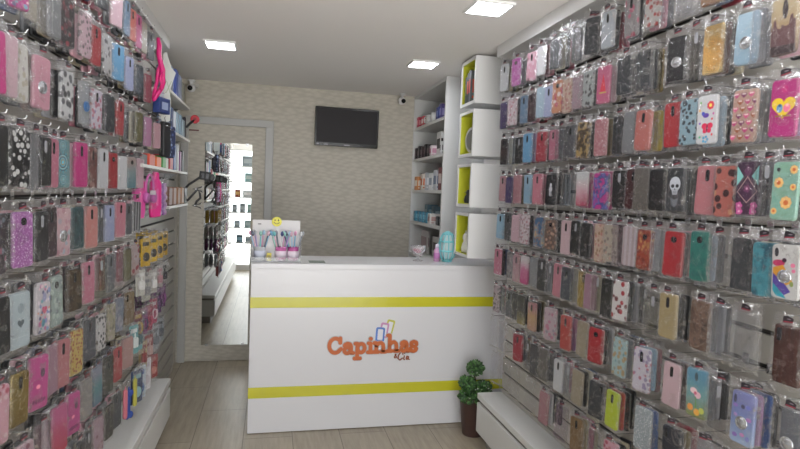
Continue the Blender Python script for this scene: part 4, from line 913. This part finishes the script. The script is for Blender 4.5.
for side, rows, Xp, wall in ((1, RIGHT, 1.238, 'right'), (-1, LEFT, -.616, 'left')):
    for r, line in rows.items():
        z = ROWZ[r-1]+(.02 if side < 0 and r <= 3 else 0)*(4-r)/2
        ents = []
        for e in line.split(';'):
            if e[0] == '+': ents[-1][2].append(e[1:])
            else:
                a, key = e.split(' ', 1); i = a.index('-', 1); ents.append(((float(a[:i]), float(a[i+1:])), key, []))
        for i, ((a, b), key, behind) in enumerate(ents):
            zc = z+CZ; Y = y_on((a+b)/2, Xp, zc)
            rot = solve_rot(side, Xp, Y, zc, b-a); th = R_(-90+rot) if side > 0 else R_(90-rot)
            prev = ents[i-1][1] if i else None; nxt = ents[i+1][1] if i+1 < len(ents) else None
            # going right along the picture: the neighbours are to the left (prev) and to the right (nxt)
            base = f'{key} phone case, {ORD[r-1]} row of {wall} wall'
            if sum(1 for q in ents for kk in [q[1]]+q[2] if kk == key) == 1: lab = base + (f', right of {prev}' if prev else f', left of {nxt}')
            else: lab = base + (f', right of {prev}' if prev else f', left of {nxt}')
            if lab in LABELS: lab = base + f', left of {nxt}'
            dz = rnd.uniform(-.004, .004)
            pack((Xp, Y, z+dz), th, key, lab, 0, f'bagged phone cases on the {wall} wall')
            k0 = key if len(key.split()) < 4 else key
            for j, bk_ in enumerate(behind):
                lb = f'{bk_} phone case tucked behind the {key} one, {ORD[r-1]} row {wall} wall'
                if lb in LABELS: lb = f'{bk_} phone case behind {key} right of {prev}, {ORD[r-1]} row {wall}'
                X2 = Xp+side*.021*(j+1)
                pack((X2, Y+rnd.uniform(-.003, .003), z+dz+rnd.uniform(-.004, .003)), th+R_(rnd.uniform(-2, 2)), bk_, lb, j+1, f'bagged phone cases on the {wall} wall')
            for j in range(len(behind)+1, 4 if rnd.random() < .75 else 3):
                X2 = Xp+side*(.021*j+.003); lim = 1.378 if side > 0 else .73
                if abs(X2) < lim and 'clear' not in key: stock(side, (X2, Y+rnd.uniform(-.006, .006), z+dz+rnd.uniform(-.006, .004)), th+R_(rnd.uniform(-3, 3)))
            hl = f'chrome hook with {key} case, {ORD[r-1]} row {wall} wall' + (f', right of {prev}' if prev else f', left of {nxt}')
            if hl in LABELS: hl = f'chrome hook with {key} case, {ORD[r-1]} row {wall} wall, left of {nxt}'
            hook(side, Y, z+dz+.0005, (XR-Xp if side > 0 else Xp-XL)+.018, hl, f'chrome hooks on the {wall} wall')
for side, nm in ((1, 'right'), (-1, 'left')):
    so_ = obj('phone_case_stock', STOCK[side], [solid(c, .4) for c in STOCKC]); tag(so_, f'dense rows of further phone cases behind the front ones, {nm} wall', 'phone cases', f'bagged phone cases on the {nm} wall', 'stuff')
print('CASES', CASE_N)

# ------------------------------------------------------------------ empty hooks and empty bags low on the right wall
eh = 0
def ylow(px, z): return y_on(px, 1.238, z)
EB = [(494.5, 7, 'empty cellophane bag nearest the plant, eighth row of right wall'), (502, 7, 'empty cellophane bag second from the plant, eighth row of right wall'), (509, 7, 'empty cellophane bag left of crimson case, eighth row of right wall'),
      (496, 8, 'empty cellophane bag nearest the plant, lowest row of right wall'), (505, 8, 'second empty bag from the plant, lowest row of right wall'), (514, 8, 'third empty bag from the plant, lowest row of right wall'), (530, 8, 'empty bag left of dusty rose case, lowest row of right wall')]
for px, r, lab in EB:
    z = ROWZ[r]; Y = ylow(px, z-.08)
    t = thing('empty_bag', lab, 'bag', (1.238, Y, z), R_(-76), 'empty bags low on the right wall')
    obj('bag', BAGS[eh % 6], [BAG, BAGE], t); eh += 1
    bm = bmesh.new(); prism_xz(bm, [(-.04, -.178), (.04, -.178), (.04, -.174), (-.04, -.174)], .0066, .0070); obj('seam', bm, solid('#bdb9a6', .5), t)
    hook(1, Y, z+.0005, .18, 'bare chrome hook carrying ' + lab.replace('empty cellophane bag', 'empty bag'), 'chrome hooks on the right wall')

# ------------------------------------------------------------------ wall shelves in the left back corner
SHB = solid('#d3d0ca', .4)
def wshelf(label, y0, y1, z, xf=-.6):
    t = thing('wall_shelf', label, 'shelf', (XL, (y0+y1)/2, z), 0, 'small white shelves in left back corner')
    bxo('board', SHB, t, .0, xf-XL, -(y1-y0)/2, (y1-y0)/2, -.016, 0, .0015)
    for s in (-1, 1):
        bm = bmesh.new(); y = s*((y1-y0)/2-.05); prism_xz(bm, [(0.001, -.0165), (.09, -.0165), (.001, -.075)], y-.002, y+.002); obj('bracket', bm, METAL, t)
    return t
wshelf('topmost small wall shelf in the left back corner', 3.56, 4.42, 2.068)
wshelf('second small wall shelf down in left back corner', 3.76, 4.45, 1.838)
wshelf('long wall shelf with colourful packs in left back corner', 2.9, 4.34, 1.598)
wshelf('lowest wall shelf carrying brown boxes in left back corner', 3.63, 4.40, 1.374)
GL_ = 'packaged stock on the left corner shelves'
for y, w, d, h, c, c2, lab in ((3.80, .09, .07, .17, '#5c6478', '#8a92a4', 'slate blue carton at near end of topmost corner shelf'), (3.95, .10, .09, .18, '#2c3c78', '#5a6cb0', 'navy blue carton standing on topmost corner shelf'),
                               (4.10, .10, .08, .17, '#6d7488', '#3a4058', 'grey blue carton in middle of topmost corner shelf'), (4.25, .10, .10, .15, '#7c7a70', '#55534c', 'grey olive carton toward far end of topmost corner shelf'), (4.37, .08, .07, .10, '#a39c7a', '#2a2a22', 'olive beige carton at far end of topmost corner shelf')):
    pbox(lab, -.668, y, 2.0685, w, d, h, c, c2, 0, GL_)
for y, w, d, h, c, c2, lab in ((3.83, .09, .06, .15, '#4a5878', '#aab8cc', 'dark blue carton at near end of second corner shelf'), (3.93, .09, .07, .14, '#c7ccd2', '#5a88a8', 'white and blue carton on second corner shelf'), (4.05, .09, .08, .15, '#8fa4b4', '#d2dae0', 'light blue carton in middle of second corner shelf'),
                               (4.18, .09, .08, .15, '#7f98aa', '#b8c8d2', 'steel blue carton on second corner shelf'), (4.30, .09, .08, .13, '#9fb0bb', '#c8d2d8', 'pale blue carton toward far end of second corner shelf'), (4.41, .08, .04, .16, '#22222a', '#4a4a54', 'black narrow carton at far end of second corner shelf')):
    pbox(lab, -.668, y, 1.8385, w, d, h, c, c2, 0, GL_)
for y, w, d, h, c, c2, lab in ((3.0, .10, .16, .05, '#1f1d20', '#3a383c', 'black flat pack at near end of long corner shelf'), (3.18, .11, .14, .06, '#c8442e', '#e07a3a', 'red orange pack on the long corner shelf'), (3.36, .11, .13, .055, '#d8642c', '#e8b08a', 'orange pack on the long corner shelf'),
                               (3.52, .11, .10, .07, '#4a9a4a', '#d8dcc8', 'green and white pack on the long corner shelf'), (3.64, .10, .08, .065, '#c9cfc0', '#5aa858', 'white pack with green panel on long corner shelf'), (3.79, .10, .12, .09, '#a8323a', '#d88a8a', 'crimson carton in middle of long corner shelf'),
                               (3.95, .09, .10, .17, '#2f4f8c', '#5a7ab8', 'blue carton standing on the long corner shelf'), (4.08, .09, .05, .18, '#b4b8bc', '#6a7a88', 'silver carton standing on the long corner shelf'), (4.18, .09, .07, .14, '#7a3a72', '#c08ab8', 'purple carton on the long corner shelf'), (4.29, .09, .06, .15, '#2a282e', '#6a4a60', 'dark carton at far end of long corner shelf')):
    pbox(lab, -.668, y, 1.5985, w, d, h, c, c2, 0, GL_)
for i, (y, c) in enumerate(((3.72, '#6a3c28'), (3.87, '#7a4a30'), (4.04, '#8a5a34'), (4.2, '#9a6a40'), (4.34, '#2c2624'))):
    pbox(['first brown carton at near end of lowest corner shelf', 'second brown carton on lowest corner shelf', 'tan brown carton in middle of lowest corner shelf', 'light tan carton on lowest corner shelf', 'dark carton at far end of lowest corner shelf'][i], -.662, y, 1.3745, .11, .12, .115, c, '#b0703c' if i < 4 else '#3c3634', 0, GL_)

# ------------------------------------------------------------------ hanging goods in the left back corner
def lhook(y, z, tip, what): return hook(-1, y, z+.0005, tip, 'chrome hook carrying ' + what, 'chrome hooks on the left wall')
HP = solid('#d61a72', .35)
t = thing('pink_loop_strap', 'hot pink silicone strap with long loop hanging under ceiling fascia', 'strap', (-.605, 3.23, 2.26))
SB = Vector((-.605, 3.23, 2.26))
def sp_(L): return [at(a, b, 1, 3.23+dy)-SB for a, b, dy in L]
bm = bmesh.new()
tube(bm, [(0, 0, .012)]+sp_([(159.4, 46, 0), (158.8, 54, 0), (160.5, 62, 0), (162.6, 70, 0), (162.6, 77, 0), (163.2, 82, 0), (161.5, 88, 0), (157.5, 94, 0), (154.2, 99, 0), (152.8, 101, 0)]), [.008, .013, .013, .013, .014, .013, .013, .012, .012, .011, .006], 8)
tube(bm, sp_([(161, 64, .01), (158.4, 70, .015), (157.5, 76, .02), (157, 82, .02), (155.4, 88, .015), (154, 94, .01), (153.4, 99, .005)]), .0095, 8)
tube(bm, sp_([(162.8, 72, -.012), (160, 78, -.02), (161.8, 84, -.016), (160, 90, -.01)]), .007, 8)
obj('strap_body', bm, HP, t)
bm = bmesh.new(); prism_xz(bm, rrect(.05, .02, .003), -.002, 0); cl = obj('hang_clip', bm, BLACK, t, (0, .02, -.065), (0, 0, R_(75)))
lhook(3.23, 2.262, .165, 'the hot pink loop strap, under left fascia')
WB_ = Vector((-.63, 3.46, 2.19))
t = thing('white_hanging_card', 'white zigzag edged card hanging behind the pink strap', 'hang card', WB_)
bm = bmesh.new(); prism_xz(bm, [((at(a, b, 1, 3.46)-WB_).x, (at(a, b, 1, 3.46)-WB_).z) for a, b in ((163.5, 53), (167, 52), (169.5, 62), (171.5, 68), (176, 73), (172, 84), (169.5, 92), (171, 100), (170, 121), (163, 123), (158, 112), (158, 100), (162, 90), (163, 75))], -.003, 0, 0, .001)
obj('card', bm, solid('#d3d6d2', .5), t)
bm = bmesh.new(); prism_xz(bm, [(.03, -.1), (.034, -.1), (.056, -.17), (.05, -.17)], -.0042, -.0032); prism_xz(bm, [(.056, -.1), (.06, -.1), (.032, -.17), (.026, -.17)], -.0044, -.0033); obj('card_print', bm, solid('#a8b09a', .5), t)
lhook(3.46, 2.2, .13, 'the white zigzag card, under left fascia')
t = thing('navy_box', 'small navy box with white top hanging by pink cases', 'box', (-.60, 3.33, 1.89), R_(70))
bm = bmesh.new(); box(bm, -.055, .055, -.02, .02, 0, .085); bevel(bm, .003, 1); obj('carton', bm, solid('#2a3a74', .4), t)
bm = bmesh.new(); box(bm, -.03, .03, -.0212, -.0202, .02, .06); obj('printed_panel', bm, solid('#9aa6c8', .4), t)
bm = bmesh.new(); box(bm, -.02, .02, -.001, .001, .085, .12); obj('hang_flap', bm, solid('#c4c8d0', .4), t)
lhook(3.33, 2.0, .17, 'the small navy box, third row of left wall')
def pouch(label, x, y, z, w, h, c, c2, rz, pat=None):
    t = thing('hanging_pouch', label, 'pouch', (x, y, z), rz, 'hanging pouches by the corner shelves')
    bm = bmesh.new(); P = rrect(w, h, w*.2, 4); prism_xz(bm, [(a, b-h/2-.02) for a, b in P], -.014, .014, 0, .008); obj('pouch_body', bm, pat or solid(c, .5), t)
    bm = bmesh.new(); tube(bm, [(0, 0, -.022), (-.012, 0, .0), (0, 0, .012), (.012, 0, .0), (0, 0, -.022)], .002, 6); obj('strap', bm, solid(c2, .5), t)
    bm = bmesh.new(); tube(bm, [(-w*.38, -.0145, -.045), (w*.38, -.0145, -.045)], .0018, 5); obj('zip', bm, METAL, t)
    return t
pouch('slim black pouch hanging left of corner shelf items', -.60, 3.46, 1.88, .075, .2, '#1b1b20', '#303036', R_(70))
pouch('navy patterned pouch hanging beside the slim black pouch', -.60, 3.6, 1.872, .09, .19, '#28345c', '#303036', R_(68), casemat('floral', '#222c50', '#5a6aa0', '#a0b0d0', 50))
lhook(3.46, 1.893, .16, 'the slim black pouch'); lhook(3.6, 1.885, .16, 'the navy patterned pouch')
t = thing('headphone_pack', 'lilac headphone pack hanging below the long corner shelf', 'headphones', (-.6, 3.06, 1.56), R_(72))
LP = solid('#c45aa0', .4); bm = bmesh.new(); tube(bm, [(.036*math.cos(a), 0, -.085+.075*math.sin(a)) for a in [R_(200-220*k/14) for k in range(15)]], .006, 8); obj('headband', bm, LP, t)
bm = bmesh.new()
for s in (-1, 1): prism_xz(bm, [(s*.034+.018*math.cos(2*PI*k/14), -.125+.027*math.sin(2*PI*k/14)) for k in range(14)], -.014, .012, 0, .006)
obj('ear_cup', bm, solid('#b0579c', .4), t)
bm = bmesh.new(); prism_xz(bm, rrect(.05, .022, .002), -.018, -.0165); obj('price_label', bm, solid('#d6c8d0', .5), t, (0, 0, -.1))
obj('bag', BAGS[1], [BAG, BAGE], t, (0, -.012, 0))
lhook(3.06, 1.561, .16, 'the lilac headphone pack')
for y, c, lab in ((3.17, '#e02a86', 'hot pink bottle-shaped case hanging below the long corner shelf'), (3.0, '#d84a9a', 'second pink bottle-shaped case left of headphone pack')):
    t = thing('bottle_case', lab, 'case', (-.595 if y > 3.1 else -.64, y, 1.565), R_(70), 'bottle-shaped cases under the corner shelf')
    bm = bmesh.new(); prism_xz(bm, [(-.016, 0), (.016, 0), (.018, -.03), (.042, -.055), (.046, -.2), (.036, -.235), (-.036, -.235), (-.046, -.2), (-.042, -.055), (-.018, -.03)], -.012, .008, 0, .006); obj('case_body', bm, solid(c, .3), t)
    bm = bmesh.new(); prism_xz(bm, [(x*.4, z-.13) for x, z in rrect(.05, .09, .01)], -.0132, -.0122); obj('front_panel', bm, solid('#e66aa8', .3), t)
    lhook(y, 1.57, .17, 'the ' + ' '.join(lab.split()[:3]) + ' ' + ('below the long shelf' if y > 3.1 else 'left of headphones'))
for i, (y, c) in enumerate(((3.27, '#b87ac0'), (3.35, '#a06ab8'), (3.42, '#c9a2cc'))):
    lab = ['lilac twisted cable pack right of hot pink bottle case', 'violet twisted cable pack between two lilac cable packs', 'pale lilac twisted cable pack nearest brown cartons'][i]
    t = thing('cable_pack', lab, 'cable', (-.595, y, 1.53), R_(70), 'twisted cable packs')
    bm = bmesh.new()
    for s in (0, 1): tube(bm, [(.017*math.cos(q*.9+PI*s), .008*math.sin(q*.9+PI*s), -.02-.0125*q) for q in range(15)], .0065, 6)
    obj('cable', bm, solid(c, .35), t); obj('bag', BAGS[(i+2) % 6], [BAG, BAGE], t, (0, -.006, 0)); lhook(y, 1.531, .17, 'the ' + lab)
def card_pack(name, label, cat, x, y, z, w, h, c, dark, rz, group, item='blob', deep=True):
    if deep and y > 3.25:
        for k in (1, 2): card_pack(name, ('middle of stack, ' if k == 1 else 'innermost of stack, ')+label, cat, x-.05*k, y+.006*k, z, w, h, c, dark, rz, group, item, False)
    t = thing(name, label, cat, (x, y, z), rz, group); t.scale = (.84, .84, .84)
    bm = bmesh.new(); P = rrect(w, h, .006, 3); prism_xz(bm, [(a, b-h/2) for a, b in P], -.002, 0, 0); obj('backing_card', bm, solid(c, .45), t)
    bm = bmesh.new()
    if item == 'blob': prism_xz(bm, disc(0, -h*.66, w*.28, h*.16, 16), -.014, -.0022, 0, .004)
    elif item == 'plug':
        prism_xz(bm, [(a, b-h*.6) for a, b in rrect(w*.5, h*.35, .008)], -.02, -.0022, 0, .005); tube(bm, [(0, -.01, -h*.42), (0, -.01, -h*.28)], .004, 6)
    else: tube(bm, [(w*.3*math.cos(q*.8), -.008-.0006*q, -h*.6+h*.2*math.sin(q*.8)) for q in range(18)], .003, 5)
    obj('product', bm, solid(dark, .35), t)
    bm = bmesh.new(); prism_xz(bm, [(a, b-h*.2) for a, b in rrect(w*.7, h*.14, .003)], -.0032, -.0022); obj('printed_band', bm, solid(dark, .45), t)
    bm = bmesh.new(); prism_xz(bm, [(a, b+.006) for a, b in rrect(.03, .02, .004)], -.0015, -.0003); obj('hang_tab', bm, clearmat('#dcdcdc', .3), t)
    obj('bag', BAGS[int(abs(y)*100) % 6], [BAG, BAGE], t, (0, -.014, .008))
    return t
for i, y in enumerate((2.98, 3.16, 3.32, 3.46)):
    lab = ['yellow carded earphones nearest the red floral case', 'second yellow earphone card from the phone cases', 'third yellow earphone card from the phone cases', 'yellow earphone card nearest the back wall'][i]
    card_pack('earphone_card', lab, 'earphones', -.6, y, 1.235, .085, .165, ['#c9a224', '#d8b02a', '#cfa828', '#c49c24'][i], '#3a3630', R_(66), 'yellow earphone cards'); lhook(y, 1.24, .165, 'the ' + lab)
for i, (y, z) in enumerate(((2.9, 1.1), (3.03, 1.05), (3.2, 1.06), (3.36, 1.06), (3.5, 1.06))):
    lab = ['clear pack with pale charger nearest the phone cases', 'clear pack with grey charger second from phone cases', 'clear pack with white charger in middle of its row', 'clear pack with rose charger on left wall', 'clear pack with black charger nearest back wall'][i]
    card_pack('charger_pack', lab, 'charger', -.605, y, z-.01, .08, .15, ['#b9b6ac', '#a8a59c', '#bdbab2', '#b3aca6', '#a9a8a0'][i], ['#d0cfcb', '#77767a', '#e2e0dc', '#b88a90', '#2e2c30'][i], R_(66), 'clear charger packs on the left wall', 'plug'); lhook(y, z, .165, 'the ' + lab)
for i, (y, z, c, d) in enumerate(((2.86, .91, '#6a2430', '#a08440'), (2.98, .90, '#7a2a6a', '#3c2a4a'), (3.1, .89, '#8a2440', '#b04a62'), (3.22, .9, '#a83a5c', '#cfb8be'), (3.34, .93, '#6a3470', '#3a2440'), (3.46, .94, '#642a64', '#8a4a86'))):
    lab = ['dark red cable card nearest the tan wood case', 'plum cable card second from the tan wood case', 'crimson cable card in middle of purple row', 'pink red cable card in purple row', 'violet cable card second from back wall', 'purple cable card nearest back wall in its row'][i]
    card_pack('cable_card', lab, 'cable', -.605, y, z-.01, .075, .16, c, d, R_(66), 'red and purple cable cards', 'coil'); lhook(y, z, .165, 'the ' + lab)
for i, (y, z, c, d) in enumerate(((2.78, .86, '#5f9ea0', '#d0d8d6'), (2.87, .85, '#6aa8aa', '#2f5a60'), (2.98, .73, '#a8966a', '#8a3434'), (3.12, .73, '#8a363a', '#b89890'), (3.28, .74, '#a4a8aa', '#707478'), (3.42, .75, '#9aa0a4', '#5c6064'))):
    lab = ['teal gadget card nearest the red case', 'second teal gadget card beside white strip', 'cream gadget card with red foot', 'dark red gadget card right of cream one', 'silver gadget card near back wall', 'grey gadget card nearest back wall in its row'][i]
    card_pack('gadget_card', lab, 'gadget', -.605, y, z-.01, .075, .16, c, d, R_(66), 'gadget cards on the left wall', 'plug'); lhook(y, z, .165, 'the ' + lab)
for i, (y, z, c, d) in enumerate(((2.83, .635, '#2a3a5e', '#8ab0b4'), (2.9, .63, '#b8c4cc', '#2a5a9a'), (3.02, .63, '#d6d4d8', '#b8b0b8'), (3.2, .6, '#9a3838', '#b87a70'))):
    lab = ['navy screen protector card low on left wall', 'pale blue screen protector card low on left wall', 'white screen protector card right of blue one', 'red gadget card low on left wall above bench'][i]
    card_pack('protector_card', lab, 'screen protector', -.6, y, z-.01, .095, .19 if i < 3 else .15, c, d, R_(64), 'low cards above the left bench', 'blob'); lhook(y, z, .165, 'the ' + lab)
for i, (y, z, c, lab) in enumerate(((2.62, .64, '#c06a78', 'rose keyring charm left of the blue bone charm'), (2.68, .62, '#2c4694', 'blue bone-shaped keyring charm hanging over left bench'), (2.8, .63, '#b4ae4a', 'yellow keyring charm right of the blue bone charm'))):
    t = thing('keyring_charm', lab, 'keyring', (-.6, y, z+.002), R_(60), 'keyring charms over the left bench'); t.scale = (.8, .8, .95)
    bm = bmesh.new(); tube(bm, [(.014*math.cos(q), 0, -.014+.014*math.sin(q)) for q in [2*PI*k/14 for k in range(15)]], .0018, 5); obj('split_ring', bm, METAL, t)
    bm = bmesh.new()
    if i == 1:
        prism_xz(bm, [(-.008, -.07), (.008, -.07), (.008, -.16), (-.008, -.16)], -.007, .007, 0, .003)
        for zz in (-.06, -.165):
            for s in (-1, 1): prism_xz(bm, disc(s*.013, zz, .016, .017, 12), -.0085, .0085, 0, .004)
        tube(bm, [(0, 0, -.028), (0, 0, -.05)], .004, 6)
    else:
        prism_xz(bm, [(a, b-.11) for a, b in rrect(.026, .14, .011)], -.006, .006, 0, .004); tube(bm, [(0, 0, -.028), (0, 0, -.045)], .003, 6)
    obj('charm', bm, solid(c, .35), t); lhook(y, z, .165, 'the ' + lab)

# ------------------------------------------------------------------ flexible phone holders clipped on the corner shelves
def gooseneck(name, label, base, pts, head, extra):
    t = thing(name, label, 'phone holder', base, 0, 'flexible phone holders on corner shelves')
    b = Vector(base)
    bm = bmesh.new(); tube(bm, [Vector(p)-b for p in pts], .009, 8); obj('gooseneck', bm, solid('#1a1a1c', .4), t)
    extra(t, Vector(pts[-1])-b); return t
def redhead(t, p):
    bm = bmesh.new(); prism_xz(bm, disc(0, 0, .032, .032, 20), -.014, .014, 0, .006); h = obj('suction_cup', bm, solid('#b3222e', .35), t, p)
    bm = bmesh.new(); prism_xz(bm, disc(0, 0, .012, .012, 14), -.018, -.0145); obj('hub', bm, solid('#7a1a22', .4), h)
    bm = bmesh.new(); box(bm, -.04, .03, -.006, .006, -.086, -.076); obj('clamp_bar', bm, solid('#5a2428', .4), t, p)
q = at(197.5, 119.5, 1, 4.5); q2 = at(188, 124, 1, 4.44)
gooseneck('phone_holder', 'black arm holder with red round cup at the second shelf', (-.64, 4.46, 1.84), [(-.64, 4.46, 1.84), (-.645, 4.462, 1.93), q2+Vector((-.01, .01, -.02)), q2+Vector((.01, .02, .005)), q-Vector((.018, 0, 0))], None, redhead)
def cradle(t, p):
    bm = bmesh.new(); w, h = .078, .06
    for a in ((-w/2, w/2, -h/2, -h/2+.012), (-w/2, w/2, h/2-.012, h/2), (-w/2, -w/2+.012, -h/2, h/2), (w/2-.012, w/2, -h/2, h/2), (-.006, .006, -h/2, h/2)): box(bm, a[0], a[1], -.012, .006, a[2], a[3])
    bevel(bm, .002, 1); c = obj('cradle', bm, solid('#161618', .35), t, p+Vector((.03, 0, 0)), (0, R_(6), 0))
    bm = bmesh.new(); prism_xz(bm, disc(0, 0, .02, .028, 14), -.02, .01, 0, .006); obj('grip_jaw', bm, solid('#1c1c1f', .4), c, (.052, 0, -.006))
    bm = bmesh.new(); prism_xz(bm, rrect(.066, .05, .004), .0, .004); obj('pad', bm, solid('#55565a', .4), c)
q = at(198, 171.5, 1, 4.42)
gooseneck('phone_holder', 'black clip cradle phone holder at end of the long shelf', (-.66, 4.40, 1.376), [(-.66, 4.36, 1.42), (-.63, 4.4, 1.47), (-.6, 4.42, 1.51), q+Vector((.01, 0, -.045)), q+Vector((.02, .01, -.03))], None, cradle)
def clamp(t, p):
    bm = bmesh.new()
    for s in (-1, 1): prism_xz(bm, [(-.03, s*.002), (.035, s*.02), (.06, s*.034), (.05, s*.012), (.0, s*.001)], -.011, .011, 0, .002)
    c = obj('spring_clamp', bm, solid('#1b1b1d', .4), t, p); c.scale = (.8, .8, .8); bm = bmesh.new(); tube(bm, [(-.0, -.013, 0), (-.0, .013, 0)], .006, 8); obj('pivot', bm, METAL, c)
q = at(196, 189, 1, 4.42); q2 = at(195, 205.5, 1, 4.42); q3 = at(199, 198, 1, 4.42)
gooseneck('phone_holder', 'black spring clamp holder curled beside the lowest shelf', (-.62, 4.42, 1.38), [Vector((-.63, 4.395, 1.376)), Vector((-.6, 4.415, 1.40)), q+Vector((.012, 0, 0)), q3+Vector((.006, 0, .03)), q3+Vector((.01, 0, 0)), q2+Vector((.01, 0, .03)), q2], None, lambda t, p: (clamp(t, p), clamp(t, q-Vector((-.62, 4.42, 1.38)))))

# ------------------------------------------------------------------ window display by the shop entrance (seen in the mirror)
t = thing('window_display', 'white shelving unit by shop window, seen in the mirror', 'shelving', (-.66, -.75, 0))
bm = bmesh.new()
for x in (-.22, .36): box(bm, x-.012, x+.012, -.12, .12, 0, 2.25)
obj('upright', bm, WHITE, t)
for z in (.1, .5, .78, 1.06, 1.34, 1.62, 1.9, 2.2): bxo('shelf', WHITE, t, -.207, .347, -.12, .12, z-.02, z)
bxo('base_board', WHITE, t, -.207, .347, .1, .118, 0, .078)
for i, (dx, z, w, h, c, c2) in enumerate(((.22, 1.9, .20, .19, '#8a969c', '#b4bec2'), (.05, 1.34, .10, .13, '#8a3a30', '#d8b070'), (.24, 1.62, .14, .16, '#7aa0a0', '#b8c8c4'), (.22, 1.34, .16, .12, '#b8bcc0', '#e0e0e0'), (.0, 1.06, .08, .14, '#6a7278', '#9aa2a8'), (.14, 1.06, .09, .16, '#7a848c', '#aab2b8'), (.27, 1.06, .09, .15, '#86a4a2', '#a8c0bc'), (.05, .78, .10, .12, '#7a8a98', '#b0bcc4'), (.24, .78, .12, .13, '#90a8ac', '#b8c8cc'), (.1, .5, .12, .14, '#4a5a68', '#8ab0c4'), (.26, .5, .12, .12, '#c8ccd0', '#8a9aa4'))):
    pbox(['grey picture box on upper window shelf seen in mirror', 'red and gold box on window shelf in mirror', 'teal box on window shelf in mirror', 'pale box on window shelf in mirror', 'first black box on window shelf in mirror', 'second black box on window shelf in mirror', 'dark teal box on window shelf in mirror', 'slate box low on window shelf in mirror', 'grey teal box low on window shelf in mirror', 'navy box on lowest window shelf in mirror', 'white box on lowest window shelf in mirror'][i], -.66+dx, -.75, z+.0005, w, .1, h, c, c2, PI, 'boxes in the shop window')
